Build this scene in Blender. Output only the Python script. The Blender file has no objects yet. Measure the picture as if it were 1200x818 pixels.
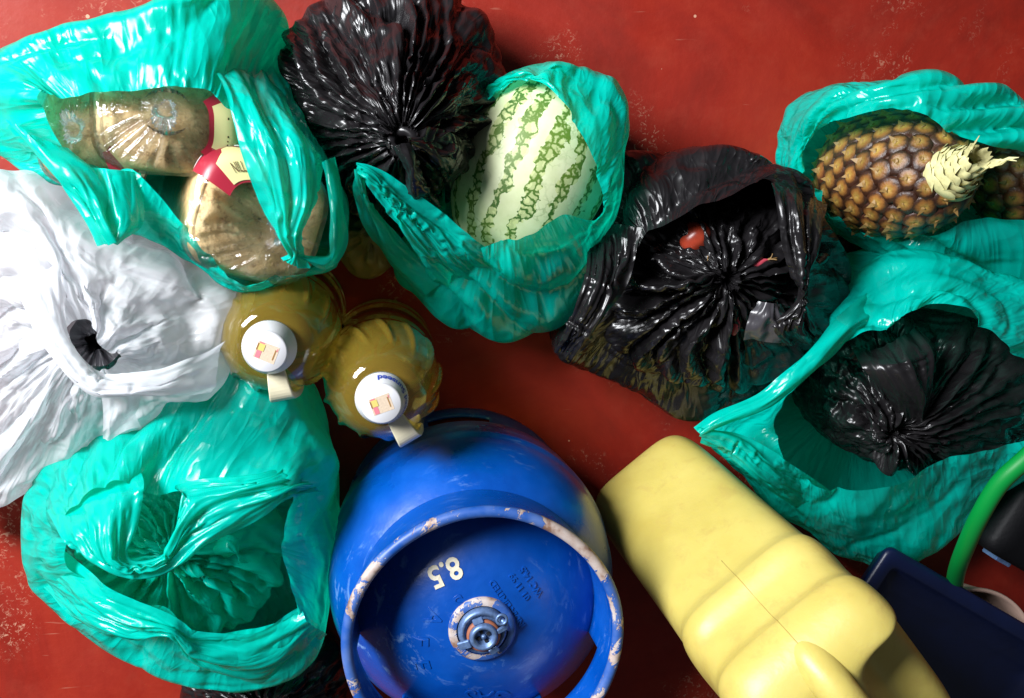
import bpy, bmesh, math, random
import numpy as np
from mathutils import Matrix, Vector

scene = bpy.context.scene
col = scene.collection

# ------------------------------------------------------------------ camera
F_PX, CAM_H = 1150.0, 1.2            # focal length in photo pixels (1200 wide), camera height
NADIR = (455.0, 185.0)               # where the plumb line under the camera meets the picture
_d = np.array([(NADIR[0]-600)/F_PX, (409-NADIR[1])/F_PX, -1.0]); _d /= np.linalg.norm(_d)
_Z = -_d; _Y = np.array([0, 1.0, 0]); _Y -= _Y.dot(_Z)*_Z; _Y /= np.linalg.norm(_Y)
_X = np.cross(_Y, _Z)
CAM_R = np.array([_X, _Y, _Z])
cam_data = bpy.data.cameras.new('camera'); cam = bpy.data.objects.new('camera', cam_data)
col.objects.link(cam); scene.camera = cam
cam_data.sensor_width = 36.0; cam_data.lens = 36.0*F_PX/1200.0
cam_data.clip_start = 0.02; cam_data.clip_end = 50
_m = Matrix([list(r) for r in CAM_R]).to_4x4(); _m.translation = (0, 0, CAM_H)
cam.matrix_world = _m

def P(x, y, z):
    """photo pixel -> world point at height z"""
    w = CAM_R @ np.array([(x-600)/F_PX, (409-y)/F_PX, -1.0])
    return np.array([0, 0, CAM_H]) + (z-CAM_H)/w[2]*w

# ------------------------------------------------------------------ light
world = bpy.data.worlds.new('World'); scene.world = world; world.use_nodes = True
bg = world.node_tree.nodes['Background']
bg.inputs['Color'].default_value = (0.85, 0.92, 1.0, 1); bg.inputs['Strength'].default_value = 0.09

def area(name, loc, target, sx, sy, power, color):
    l = bpy.data.lights.new(name, 'AREA'); l.shape = 'RECTANGLE'; l.size = sx; l.size_y = sy
    l.energy = power; l.color = color
    o = bpy.data.objects.new(name, l); col.objects.link(o); o.location = loc
    o.rotation_euler = (Vector(target)-Vector(loc)).to_track_quat('-Z', 'Y').to_euler()
    return o
area('window_light', (-1.75, 0.95, 1.80), (0.10, -0.2, 0.1), 1.0, 1.1, 200, (0.95, 0.97, 1.0))
scene.view_settings.view_transform = 'Standard'; scene.view_settings.look = 'None'
scene.view_settings.gamma = 1; scene.view_settings.exposure = 0.0
scene.view_settings.use_curve_mapping = False
scene.cycles.max_bounces = 8; scene.cycles.transparent_max_bounces = 10
scene.cycles.transmission_bounces = 8; scene.cycles.diffuse_bounces = 4
scene.cycles.use_denoising = True

# ------------------------------------------------------------------ object helpers
def link(o, parent=None):
    col.objects.link(o)
    if parent is not None: o.parent = parent
    return o
def thing(name, label, cat, loc=(0, 0, 0), group=None):
    o = bpy.data.objects.new(name, None); o.empty_display_size = 0.03
    o.location = tuple(loc); col.objects.link(o)
    o['label'] = label; o['category'] = cat
    if group: o['group'] = group
    return o
def mesh_obj(name, verts, faces, mat, parent=None, smooth=True):
    """verts in WORLD coordinates; stored relative to the parent Empty"""
    v = np.asarray(verts, dtype=float).reshape(-1, 3)
    if parent is not None:
        mw = world_of(parent).inverted()
        A = np.array(mw)
        v = v @ A[:3, :3].T + A[:3, 3]
    me = bpy.data.meshes.new(name)
    me.from_pydata(v.tolist(), [], [tuple(int(i) for i in f) for f in faces])
    me.materials.append(mat)
    if smooth: me.polygons.foreach_set('use_smooth', [True]*len(me.polygons))
    me.update()
    return link(bpy.data.objects.new(name, me), parent)
def world_of(o):
    m = Matrix.LocRotScale(o.location, o.rotation_euler.to_quaternion(), o.scale)
    return world_of(o.parent) @ m if o.parent else m
def local_obj(name, verts, faces, mat, parent=None, smooth=True):
    """verts in the parent's own coordinates"""
    me = bpy.data.meshes.new(name)
    me.from_pydata([tuple(map(float, p)) for p in verts], [], [tuple(int(i) for i in f) for f in faces])
    me.materials.append(mat)
    if smooth: me.polygons.foreach_set('use_smooth', [True]*len(me.polygons))
    me.update()
    return link(bpy.data.objects.new(name, me), parent)
def bm_obj(name, bm, mat, parent=None, smooth=True):
    me = bpy.data.meshes.new(name); bm.to_mesh(me); bm.free()
    me.materials.append(mat)
    if smooth: me.polygons.foreach_set('use_smooth', [True]*len(me.polygons))
    return link(bpy.data.objects.new(name, me), parent)
def subsurf(o, lv=1):
    m = o.modifiers.new('smooth', 'SUBSURF'); m.levels = lv; m.render_levels = lv
    return o
def grid_faces(M, N, closed):
    f = []
    for i in range(M-1):
        for j in range(N if closed else N-1):
            k = (j+1) % N
            f.append((i*N+j, i*N+k, (i+1)*N+k, (i+1)*N+j))
    return f
def lathe(profile, n=96, cap_top=False, cap_bottom=False):
    prof = np.array(profile, float); M = len(prof)
    a = np.linspace(0, 2*math.pi, n, endpoint=False)
    V = np.zeros((M, n, 3)); V[:, :, 0] = prof[:, :1]*np.cos(a); V[:, :, 1] = prof[:, :1]*np.sin(a); V[:, :, 2] = prof[:, 1:2]
    f = grid_faces(M, n, True)
    if cap_bottom: f.append(tuple(reversed(range(n))))
    if cap_top: f.append(tuple((M-1)*n+j for j in range(n)))
    return V.reshape(-1, 3), f
def spline(pts, n, closed=False):
    return cr(np.asarray(pts, float), np.linspace(0, len(pts) if closed else len(pts)-1, n, endpoint=not closed), closed)
def tube(pts, radii, n=10, closed_ends=True, flat=1.0):
    """swept tube along world points; returns verts, faces"""
    pts = np.asarray(pts, float); K = len(pts)
    radii = np.broadcast_to(np.asarray(radii, float), (K,))
    tg = np.gradient(pts, axis=0); tg /= np.linalg.norm(tg, axis=1, keepdims=True)
    ref = np.array([0, 0, 1.0]) if abs(tg[0, 2]) < 0.9 else np.array([1.0, 0, 0])
    V = []
    for i in range(K):
        s = np.cross(ref, tg[i]); s /= np.linalg.norm(s)+1e-9; u = np.cross(tg[i], s); ref = u
        for j in range(n):
            a = 2*math.pi*j/n
            V.append(pts[i]+radii[i]*(math.cos(a)*s+math.sin(a)*u*flat))
    f = grid_faces(K, n, True)
    if closed_ends: f += [tuple(reversed(range(n))), tuple((K-1)*n+j for j in range(n))]
    return np.array(V), f
def text_mesh(name, body, size, mat, parent, loc, rotz, depth=0.0, xform=None, bold=0.0, mirror=False):
    cu = bpy.data.curves.new(name, 'FONT'); cu.body = body; cu.size = size
    cu.align_x = 'CENTER'; cu.align_y = 'CENTER'; cu.extrude = depth; cu.offset = bold; cu.resolution_u = 3
    t = bpy.data.objects.new(name, cu); col.objects.link(t)
    bpy.context.view_layer.update()
    me = bpy.data.meshes.new_from_object(t.evaluated_get(bpy.context.evaluated_depsgraph_get()))
    bpy.data.objects.remove(t); bpy.data.curves.remove(cu)
    me.materials.clear(); me.materials.append(mat)
    c, s = math.cos(rotz), math.sin(rotz)
    for v in me.vertices:
        x, y, z = v.co
        if mirror: x = -x
        p = (loc[0]+c*x-s*y, loc[1]+s*x+c*y, loc[2]+z)
        v.co = xform(p) if xform else p
    o = bpy.data.objects.new(name, me)
    return link(o, parent)

# ------------------------------------------------------------------ film (plastic sheet) geometry
def cr(pts, t, closed):
    """Catmull-Rom along axis 0"""
    K = len(pts); i = np.floor(t).astype(int); u = t-i
    if not closed:
        top = i >= K-1; i[top] = K-2; u[top] = 1.0
    def g(k):
        if closed: return pts[np.mod(k, K)]
        lo = k < 0; hi = k > K-1
        r = pts[np.clip(k, 0, K-1)].copy()
        if lo.any(): r[lo] = 2*pts[0]-pts[1]
        if hi.any(): r[hi] = 2*pts[-1]-pts[-2]
        return r
    sh = (len(t),)+(1,)*(pts.ndim-1); u = u.reshape(sh)
    p0, p1, p2, p3 = g(i-1), g(i), g(i+1), g(i+2)
    return 0.5*(2*p1+(p2-p0)*u+(2*p0-5*p1+4*p2-p3)*u*u+(3*p1-p0-3*p2+p3)*u**3)
def loft(rows, closed, cell):
    """rows: list of control polylines (same length), world coords -> regular grid of about `cell` metres"""
    A = np.array(rows, float)                     # R,K,3
    R_, K = A.shape[:2]
    fine_u = cr(np.swapaxes(A, 0, 1), np.linspace(0, K if closed else K-1, K*8+1), closed)   # U,R,3
    du = np.linalg.norm(np.diff(fine_u, axis=0), axis=2).max(axis=1)
    cu = np.concatenate([[0], np.cumsum(du)]); N = max(8, int(cu[-1]/cell)); N += N % 2
    tt = np.linspace(0, K if closed else K-1, K*8+1)
    tu = np.interp(np.linspace(0, cu[-1], N, endpoint=not closed), cu, tt)
    B = np.swapaxes(cr(np.swapaxes(A, 0, 1), tu, closed), 0, 1)                             # R,N,3
    tv0 = np.linspace(0, R_-1, R_*10+1)
    fv = cr(B, tv0, False); dv = np.linalg.norm(np.diff(fv, axis=0), axis=2)
    dv = 0.5*dv.mean(axis=1)+0.5*dv.max(axis=1)
    cv = np.concatenate([[0], np.cumsum(dv)]); M = max(6, int(cv[-1]/cell))
    tv = np.interp(np.linspace(0, cv[-1], M), cv, tv0)
    return cr(B, tv, False), tv
def normals(G, closed):
    if closed: gu = np.roll(G, -1, 1)-np.roll(G, 1, 1)
    else: gu = np.gradient(G, axis=1)
    gv = np.gradient(G, axis=0)
    n = np.cross(gu, gv); return n/(np.linalg.norm(n, axis=2, keepdims=True)+1e-12)
def smooth_noise(M, N, cells_v, cells_u, rng, closed):
    a = rng.standard_normal((max(3, cells_v)+1, max(3, cells_u)+(0 if closed else 1)))
    v = cr(a, np.linspace(0, a.shape[0]-1, M), False)
    u = np.swapaxes(cr(np.swapaxes(v, 0, 1), np.linspace(0, a.shape[1] if closed else a.shape[1]-1, N, endpoint=not closed), closed), 0, 1)
    return u
def relax(X, T, eu, ev, closed, iters, found, bend, pin, colliders=(), zmin=0.002):
    """position based film: rest lengths longer than the control shape, so the film has to buckle"""
    X = X.copy()
    def sh(A, k): return np.roll(A, -k, 1) if closed else A[:, k:]
    def ln(A): return np.linalg.norm(A, axis=2)
    cu = slice(None) if closed else slice(0, -1)
    Lu = ln(sh(T, 1)-(T if closed else T[:, :-1]))*(1+(eu if closed else eu[:, :-1]))
    Lv = ln(T[1:]-T[:-1])*(1+ev[1:])
    em = 0.5*(eu+ev)
    D1 = ln(sh(T[1:], 1)-(T[:-1] if closed else T[:-1, :-1]))*(1+(em[1:] if closed else em[1:, 1:]))
    D2 = ln(sh(T[:-1], 1)-(T[1:] if closed else T[1:, :-1]))*(1+(em[1:] if closed else em[1:, 1:]))
    Bu = ln(sh(T, 2)-(T if closed else T[:, :-2]))*(1+(eu if closed else eu[:, 2:]))
    Bv = ln(T[2:]-T[:-2])*(1+ev[2:])
    w = (1-pin)[..., None]
    def add_u(Y, L, k, st):
        if closed:
            d = np.roll(Y, -k, 1)-Y; l = ln(d)+1e-9
            c = (0.5*st*(l-L)/l)[..., None]*d
            return c-np.roll(c, k, 1)
        d = Y[:, k:]-Y[:, :-k]; l = ln(d)+1e-9; c = (0.5*st*(l-L)/l)[..., None]*d
        o = np.zeros_like(Y); o[:, :-k] += c; o[:, k:] -= c; return o
    def add_v(Y, L, k, st):
        d = Y[k:]-Y[:-k]; l = ln(d)+1e-9; c = (0.5*st*(l-L)/l)[..., None]*d
        o = np.zeros_like(Y); o[:-k] += c; o[k:] -= c; return o
    def add_d(Y, L, st, flip):
        a, b = (Y[:-1], Y[1:]) if not flip else (Y[1:], Y[:-1])
        if closed:
            d = np.roll(b, -1, 1)-a; l = ln(d)+1e-9; c = (0.5*st*(l-L)/l)[..., None]*d
            ca, cb = c, -np.roll(c, 1, 1)
        else:
            d = b[:, 1:]-a[:, :-1]; l = ln(d)+1e-9; c = (0.5*st*(l-L)/l)[..., None]*d
            ca = np.zeros_like(a); cb = np.zeros_like(a); ca[:, :-1] = c; cb[:, 1:] = -c
        o = np.zeros_like(Y)
        if not flip: o[:-1] += ca; o[1:] += cb
        else: o[1:] += ca; o[:-1] += cb
        return o
    for it in range(iters):
        X += w*add_u(X, Lu, 1, 0.65); X += w*add_v(X, Lv, 1, 0.65)
        X += w*(add_d(X, D1, 0.28, False)+add_d(X, D2, 0.28, True))
        if bend > 0: X += w*(add_u(X, Bu, 2, bend)+add_v(X, Bv, 2, bend))
        X += w*found*(T-X)
        for (c, A, Ai) in colliders:                       # ellipsoids: A maps unit sphere to world
            q = (X-c) @ Ai.T; r = np.linalg.norm(q, axis=2, keepdims=True)
            X = np.where(r < 1, c+(q/(r+1e-9)) @ A.T, X)
        X[..., 2] = np.maximum(X[..., 2], zmin)
    return X
def upsample(A, closed):
    M, N = A.shape[:2]
    tv = np.linspace(0, M-1, 2*M-1)
    B = cr(A, tv, False)
    tu = np.linspace(0, N, 2*N, endpoint=False) if closed else np.linspace(0, N-1, 2*N-1)
    return np.swapaxes(cr(np.swapaxes(B, 0, 1), tu, closed), 0, 1)
def film(name, rows, mat, parent, closed=True, cell=0.0031, ex=0.018, amp=0.007, noise=0.055, found=0.006, bend=0.004,
         seed=0, pin_rows=(), pin_last=False, pin_first=False, iters=100, colliders=(), gather=0.0, gather_cap=0.5,
         pleat=None, sub=0, zmin=0.002, fine=True, aniso=1.0):
    """plastic film through the control rows, with buckled creases. gather: extra material where the sheet is narrow"""
    rng = np.random.default_rng(seed)
    G, tv = loft(rows, closed, cell*(2 if fine else 1)); M, N = G.shape[:2]
    def excess(G):
        M, N = G.shape[:2]
        d = np.linalg.norm((np.roll(G, -1, 1)-G) if closed else np.diff(G, axis=1), axis=2).sum(axis=1)
        eu = np.full((M, N), ex); ev = np.full((M, N), ex)
        if gather > 0:
            g = np.minimum(d.max()*gather/np.maximum(d, 1e-6)-1, gather_cap); eu += np.maximum(g, 0)[:, None]
        return eu, ev
    def pins(M):
        p = np.zeros((M, 1))
        if pin_first: p[:1] = 1
        if pin_last: p[-1:] = 1
        return p
    T = G.copy()
    if pleat is not None:
        n_p, amp_p, fn = pleat                      # number, amplitude, weight over normalised v
        u = np.linspace(0, 1, N, endpoint=False)[None, :]; v = np.linspace(0, 1, M)[:, None]
        ph = u*n_p + 0.9*smooth_noise(M, N, 2, max(4, int(n_p*0.35)), rng, closed)+0.25*smooth_noise(M, N, 6, n_p, rng, closed)
        loc_a = 0.15+0.95*np.abs(smooth_noise(M, N, 3, max(4, n_p), rng, closed))
        rid = 1-2*np.abs(np.sin(math.pi*ph))
        T = T+normals(G, closed)*(amp_p*rid*loc_a*fn(v))[..., None]
    X = T+normals(G, closed)*(amp*smooth_noise(M, N, int(M*cell*2/noise/aniso), int(N*cell*2/noise), rng, closed))[..., None]
    eu, ev = excess(G)
    X = relax(X, T, eu, ev, closed, iters, found, bend, pins(M), colliders, zmin)
    if fine:
        X = upsample(X, closed); T = upsample(T, closed); G2 = upsample(G, closed); M, N = X.shape[:2]
        X = X+normals(X, closed)*(amp*0.22*smooth_noise(M, N, int(M*cell*3/noise/aniso), int(N*cell*3/noise), rng, closed))[..., None]
        eu, ev = excess(G2)
        X = relax(X, X.copy()*0.0+T, eu, ev, closed, max(20, iters//2), found*0.4, bend*0.3, pins(M), colliders, zmin)
    o = mesh_obj(name, X.reshape(-1, 3), grid_faces(*X.shape[:2], closed), mat, parent)
    M, N = X.shape[:2]; du = np.linalg.norm(np.diff(X, axis=1), axis=2).sum(axis=1).max()/N; dv = np.linalg.norm(np.diff(X, axis=0), axis=2).mean()
    uvl = o.data.uv_layers.new(name='film'); fi = np.arange((M-1)*(N if closed else N-1)); nn = N if closed else N-1
    i0, j0 = fi//nn, fi % nn
    uv = np.stack([np.stack([j0*du, i0*dv], 1), np.stack([(j0+1)*du, i0*dv], 1), np.stack([(j0+1)*du, (i0+1)*dv], 1), np.stack([j0*du, (i0+1)*dv], 1)], 1)
    uvl.data.foreach_set('uv', (uv+seed*1.37).astype(np.float32).ravel())
    if sub: subsurf(o, sub)
    return o
def PP(lst): return np.array([P(*p) for p in lst])
def toward(A, c, k, z=None, dz=0):
    """move points of ring A toward point c by fraction k; set or shift heights"""
    B = np.array(A, float); c = np.asarray(c, float)
    B[:, :2] = B[:, :2]+(c[:2]-B[:, :2])*k
    if z is not None: B[:, 2] = z
    B[:, 2] += dz
    return B
def mixr(A, B, k, dz=0.0):
    C = np.asarray(A)*(1-k)+np.asarray(B)*k; C = C.copy(); C[:, 2] += dz; return C
def strap(name, edges, mat, parent, seed=0, bow=0.012, **kw):
    """edges: list of ((x,y,z),(x,y,z)) pixel+height pairs across a gathered strip of film"""
    rows = []
    for e in edges:
        a, b = P(*e[0]), P(*e[1]); bw = e[2] if len(e) > 2 else bow
        r = [a+(b-a)*t+np.array([0, 0, bw*math.sin(math.pi*t)]) for t in np.linspace(0, 1, 5)]
        rows.append(r)
    k = dict(closed=False, cell=0.0022, ex=0.016, amp=0.005, noise=0.016, aniso=5.0, found=0.012, bend=0.004, gather=0.9, gather_cap=0.9, seed=seed, iters=40)
    k.update(kw)
    return film(name, rows, mat, parent, **k)
def tied(name, knot, sil, mat, parent, neck_r=0.009, tuft=0.03, tuft_r=0.02, dome=0.03, seed=0, n_pleat=34, pleat_amp=0.008,
         floor_k=0.12, z0=0.003, mids=(0.5, 0.8, 0.94), dome_w=(0.85, 0.9, 0.3), lean=(0, 0), **kw):
    """closed bag: wall from the floor up over the shoulder and gathered into a neck"""
    S = PP(sil); K = P(*knot); c = S.mean(axis=0)
    zs = S[:, 2:3]
    r0 = toward(S, c, floor_k); r0[:, 2] = z0
    r1 = toward(S, c, 0.01); r1[:, 2] = z0+(S[:, 2]-z0)*0.45
    rows = [r0, r1, S]
    tgt = np.repeat(K[None], len(S), 0)
    for m, dw in zip(mids, dome_w): rows.append(mixr(S, tgt, m, dome*dw))
    a = np.arctan2(S[:, 1]-K[1], S[:, 0]-K[0]); ring = np.stack([np.cos(a), np.sin(a), 0*a], 1)
    rows.append(K+ring*neck_r); rows.append(K+ring*neck_r*0.85+[lean[0]*0.3, lean[1]*0.3, tuft*0.3])
    if tuft > 0: rows.append(K+ring*tuft_r+[lean[0], lean[1], tuft])
    R_ = len(rows)
    def fn(v):
        w = np.clip((v-0.25)/0.3, 0, 1); e = np.clip((1-v)/0.16, 0.12, 1); return w*e
    k = dict(closed=True, cell=0.0031, ex=0.035, amp=0.006, noise=0.03, found=0.010, bend=0.004, gather=0.45, gather_cap=0.35, seed=seed,
             pleat=(n_pleat, pleat_amp, fn), iters=70)
    k.update(kw)
    return film(name, rows, mat, parent, **k)
# ------------------------------------------------------------------ materials
class NT:
    def __init__(s, name):
        s.m = bpy.data.materials.new(name); s.m.use_nodes = True; s.t = s.m.node_tree
        s.n = s.t.nodes; s.out = s.n['Material Output']; s.b = s.n['Principled BSDF']
    def new(s, k, **kw):
        n = s.n.new(k)
        for a, v in kw.items():
            if hasattr(n, a) and a not in ('Scale',): setattr(n, a, v)
            else: n.inputs[a].default_value = v
        return n
    def l(s, a, b): s.t.links.new(a, b)
    def noise(s, co, scale, detail=3, rough=0.55, dist=0.0):
        n = s.n.new('ShaderNodeTexNoise'); n.inputs['Scale'].default_value = scale; n.inputs['Detail'].default_value = detail
        n.inputs['Roughness'].default_value = rough; n.inputs['Distortion'].default_value = dist
        if co is not None: s.l(co, n.inputs['Vector'])
        return n
    def ramp(s, fac, stops, interp='LINEAR'):
        r = s.n.new('ShaderNodeValToRGB'); r.color_ramp.interpolation = interp
        while len(r.color_ramp.elements) < len(stops): r.color_ramp.elements.new(0.5)
        for e, (p, c) in zip(r.color_ramp.elements, stops):
            e.position = p; e.color = c if len(c) == 4 else (*c, 1)
        s.l(fac, r.inputs['Fac']); return r
    def math(s, op, a, b=None, c=None):
        n = s.n.new('ShaderNodeMath'); n.operation = op
        for i, v in enumerate((a, b, c)):
            if v is None: continue
            if hasattr(v, 'links') or hasattr(v, 'is_linked'): s.l(v, n.inputs[i])
            else: n.inputs[i].default_value = v
        return n.outputs[0]
    def mix(s, fac, a, b):
        n = s.n.new('ShaderNodeMix'); n.data_type = 'RGBA'
        for sock, v in ((n.inputs[0], fac), (n.inputs[6], a), (n.inputs[7], b)):
            if hasattr(v, 'is_linked'): s.l(v, sock)
            elif isinstance(v, (int, float)): sock.default_value = v
            else: sock.default_value = (*v, 1)
        return n.outputs[2]
    def bump(s, h, strength, dist, nrm=None):
        n = s.n.new('ShaderNodeBump'); n.inputs['Strength'].default_value = strength; n.inputs['Distance'].default_value = dist
        s.l(h, n.inputs['Height'])
        if nrm is not None: s.l(nrm, n.inputs['Normal'])
        return n.outputs[0]
    def obj(s): return s.n.new('ShaderNodeTexCoord').outputs['Object']
    def mixsh(s, fac, a, b):
        n = s.n.new('ShaderNodeMixShader')
        if hasattr(fac, 'is_linked'): s.l(fac, n.inputs[0])
        else: n.inputs[0].default_value = fac
        s.l(a, n.inputs[1]); s.l(b, n.inputs[2]); return n.outputs[0]

def film_mat(name, base, trans, rough=0.3, transl=0.35, transp=0.0, bump=0.35, spec=0.5, rip=0.25):
    n = NT(name); co = n.obj(); b = n.b
    b.inputs['Base Color'].default_value = (*base, 1); b.inputs['Specular IOR Level'].default_value = spec
    rn = n.noise(co, 30, 2); rr = n.ramp(rn.outputs[0], [(0.3, (rough*0.75,)*3), (0.7, (rough*1.3,)*3)])
    n.l(rr.outputs[0], b.inputs['Roughness'])
    # creases: folded ridges at three sizes, almost no grain
    uv = n.n.new('ShaderNodeTexCoord').outputs['UV']
    def crease(su, sv, dist, rot=0.0):
        mp = n.n.new('ShaderNodeMapping'); mp.inputs['Scale'].default_value = (su, sv, 1); mp.inputs['Rotation'].default_value = (0, 0, rot); n.l(uv, mp.inputs['Vector'])
        w = n.noise(mp.outputs[0], 1.0, 1.0, 0.4, dist); return n.math('ABSOLUTE', n.math('SUBTRACT', w.outputs[0], 0.5))
    h = n.math('ADD', n.math('MULTIPLY', crease(9, 3.5, 0.2, 0.2), 1.8), n.math('MULTIPLY', crease(24, 8, 0.3, -0.35), 0.9))
    h = n.math('ADD', h, n.math('MULTIPLY', crease(16, 22, 0.3, 0.7), 0.6)); h = n.math('ADD', h, n.math('MULTIPLY', crease(42, 12, 0.3, 0.15), 0.7))
    msk = n.ramp(n.noise(co, 9, 2).outputs[0], [(0.40, (0.12,)*3), (0.66, (1, 1, 1))])
    h = n.math('ADD', h, n.math('MULTIPLY', n.math('MULTIPLY', crease(80, 36, 0.4), rip), msk.outputs[0]))
    nb = n.bump(h, bump, 0.020); n.l(nb, b.inputs['Normal'])
    tr = n.new('ShaderNodeBsdfTranslucent'); tr.inputs['Color'].default_value = (*trans, 1); n.l(nb, tr.inputs['Normal'])
    sh = n.mixsh(transl, b.outputs[0], tr.outputs[0]) if transl > 0 else b.outputs[0]
    if transp > 0:
        tp = n.new('ShaderNodeBsdfTransparent'); tp.inputs['Color'].default_value = (*[min(1, x*0.6+0.35) for x in trans], 1)
        sh = n.mixsh(transp, sh, tp.outputs[0])
    n.l(sh, n.out.inputs['Surface']); return n.m
def plain(name, c, rough=0.5, metal=0.0, spec=0.5, bump=None, vary=0.0, vscale=20):
    n = NT(name); b = n.b; b.inputs['Roughness'].default_value = rough; b.inputs['Metallic'].default_value = metal
    b.inputs['Specular IOR Level'].default_value = spec; co = n.obj()
    if vary:
        z = n.noise(co, vscale, 4)
        r = n.ramp(z.outputs[0], [(0.3, tuple(x*(1-vary) for x in c)), (0.7, tuple(min(1, x*(1+vary)) for x in c))])
        n.l(r.outputs[0], b.inputs['Base Color'])
    else: b.inputs['Base Color'].default_value = (*c, 1)
    if bump:
        z = n.noise(co, bump[0], 4); n.l(n.bump(z.outputs[0], bump[1], bump[2]), b.inputs['Normal'])
    return n.m
M_GREEN = film_mat('green_film', (0.0, 0.66, 0.55), (0.0, 0.72, 0.46), 0.19, 0.44, 0.09, 0.42, 0.5, 0.75)
M_BLACK = film_mat('black_film', (0.010, 0.009, 0.010), (0.03, 0.02, 0.012), 0.27, 0.0, 0.0, 0.6, 0.42, 0.9)
M_WHITE = film_mat('white_film', (0.87, 0.88, 0.91), (0.95, 0.96, 1.0), 0.26, 0.45, 0.18, 0.35, 0.5, 0.3)

def floor_mat():
    n = NT('red_cement'); co = n.obj(); b = n.b
    a = n.noise(co, 3.4, 6, 0.68, 0.8)
    r = n.ramp(a.outputs[0], [(0.3, (0.155, 0.010, 0.005)), (0.5, (0.25, 0.014, 0.006)), (0.72, (0.33, 0.026, 0.010))])
    g = n.noise(co, 26, 4, 0.65); c = n.mix(n.ramp(g.outputs[0], [(0.52, (0, 0, 0)), (0.75, (0.35,)*3)]).outputs[0], r.outputs[0], (0.30, 0.036, 0.018))
    # scuffed clusters of pale chips, scratches and stray specks
    clus = n.ramp(n.noise(co, 5.5, 3, 0.6, 0.5).outputs[0], [(0.54, (0, 0, 0)), (0.66, (1, 1, 1))])
    ch = n.ramp(n.noise(co, 130, 5, 0.75, 1.2).outputs[0], [(0.56, (0, 0, 0)), (0.62, (1, 1, 1))])
    m1 = n.math('MULTIPLY', n.math('MULTIPLY', clus.outputs[0], ch.outputs[0]), 0.62)
    v = n.n.new('ShaderNodeTexVoronoi'); v.inputs['Scale'].default_value = 30; n.l(co, v.inputs['Vector'])
    sc = n.n.new('ShaderNodeSeparateColor'); n.l(v.outputs['Color'], sc.inputs[0])
    thr = n.math('MULTIPLY', n.math('POWER', sc.outputs[0], 4.0), 0.075)
    sp = n.math('MULTIPLY', n.math('LESS_THAN', v.outputs['Distance'], thr), 0.75)
    mp = n.n.new('ShaderNodeMapping'); mp.inputs['Rotation'].default_value = (0, 0, 0.5); mp.inputs['Scale'].default_value = (9, 90, 1); n.l(co, mp.inputs['Vector'])
    scr = n.ramp(n.noise(mp.outputs[0], 1.0, 3, 0.6).outputs[0], [(0.70, (0, 0, 0)), (0.76, (0.28,)*3)])
    m = n.math('MAXIMUM', n.math('MAXIMUM', m1, sp), scr.outputs[0])
    n.l(n.mix(m, c, (0.62, 0.36, 0.24)), b.inputs['Base Color'])
    rr = n.ramp(n.noise(co, 9, 4).outputs[0], [(0.3, (0.48,)*3), (0.7, (0.68,)*3)]); n.l(rr.outputs[0], b.inputs['Roughness'])
    h = n.math('ADD', n.math('MULTIPLY', n.noise(co, 60, 5, 0.6).outputs[0], 0.5), n.noise(co, 7, 3).outputs[0])
    b.inputs['Specular IOR Level'].default_value = 0.25
    n.l(n.bump(h, 0.25, 0.004), b.inputs['Normal']); return n.m
# ================================================================== the floor
fl = mesh_obj('floor', [(-3, -3, 0), (3, -3, 0), (3, 3, 0), (-3, 3, 0)], [(0, 1, 2, 3)], floor_mat(), None, False)
fl['kind'] = 'structure'

# ================================================================== gas cylinder
def cyl_paint():
    n = NT('blue_enamel'); co = n.obj(); b = n.b
    a = n.noise(co, 9, 4, 0.6)
    base = n.ramp(a.outputs[0], [(0.3, (0.0, 0.042, 0.26)), (0.55, (0.0, 0.068, 0.37)), (0.8, (0.006, 0.10, 0.45))]).outputs[0]
    # pale scuffs on the body
    mp = n.n.new('ShaderNodeMapping'); mp.inputs['Scale'].default_value = (1, 1, 3.5); n.l(co, mp.inputs['Vector'])
    sc = n.ramp(n.noise(mp.outputs[0], 34, 6, 0.72, 0.6).outputs[0], [(0.56, (0, 0, 0)), (0.66, (0.6,)*3)])
    cl = n.ramp(n.noise(co, 6, 2).outputs[0], [(0.42, (0, 0, 0)), (0.60, (1, 1, 1))])
    base = n.mix(n.math('MULTIPLY', sc.outputs[0], cl.outputs[0]), base, (0.22, 0.40, 0.68))
    n.l(base, b.inputs['Base Color']); b.inputs['Coat Weight'].default_value = 0.25; b.inputs['Coat Roughness'].default_value = 0.18
    rr = n.ramp(n.noise(co, 18, 4).outputs[0], [(0.3, (0.24,)*3), (0.7, (0.42,)*3)]); n.l(rr.outputs[0], b.inputs['Roughness'])
    n.l(n.bump(n.noise(co, 55, 4, 0.55).outputs[0], 0.16, 0.004), b.inputs['Normal']); return n.m
def rim_paint():
    n = NT('chipped_blue_enamel'); co = n.obj(); b = n.b
    s = n.noise(co, 19, 7, 0.70, 0.5)
    m = n.ramp(s.outputs[0], [(0.525, (0, 0, 0)), (0.54, (1, 1, 1))])
    rust = n.ramp(n.noise(co, 60, 4).outputs[0], [(0.35, (0.22, 0.12, 0.08)), (0.48, (0.42, 0.33, 0.29)), (0.7, (0.52, 0.46, 0.44))])
    blue = n.ramp(n.noise(co, 30, 4).outputs[0], [(0.4, (0.008, 0.07, 0.32)), (0.65, (0.07, 0.14, 0.38))])
    n.l(n.mix(m.outputs[0], blue.outputs[0], rust.outputs[0]), b.inputs['Base Color'])
    b.inputs['Roughness'].default_value = 0.45
    h = n.math('SUBTRACT', n.math('MULTIPLY', n.noise(co, 80, 3).outputs[0], 0.3), m.outputs[0])
    n.l(n.bump(h, 0.5, 0.0015), b.inputs['Normal']); return n.m
M_CYL, M_RIM = cyl_paint(), rim_paint()
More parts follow.
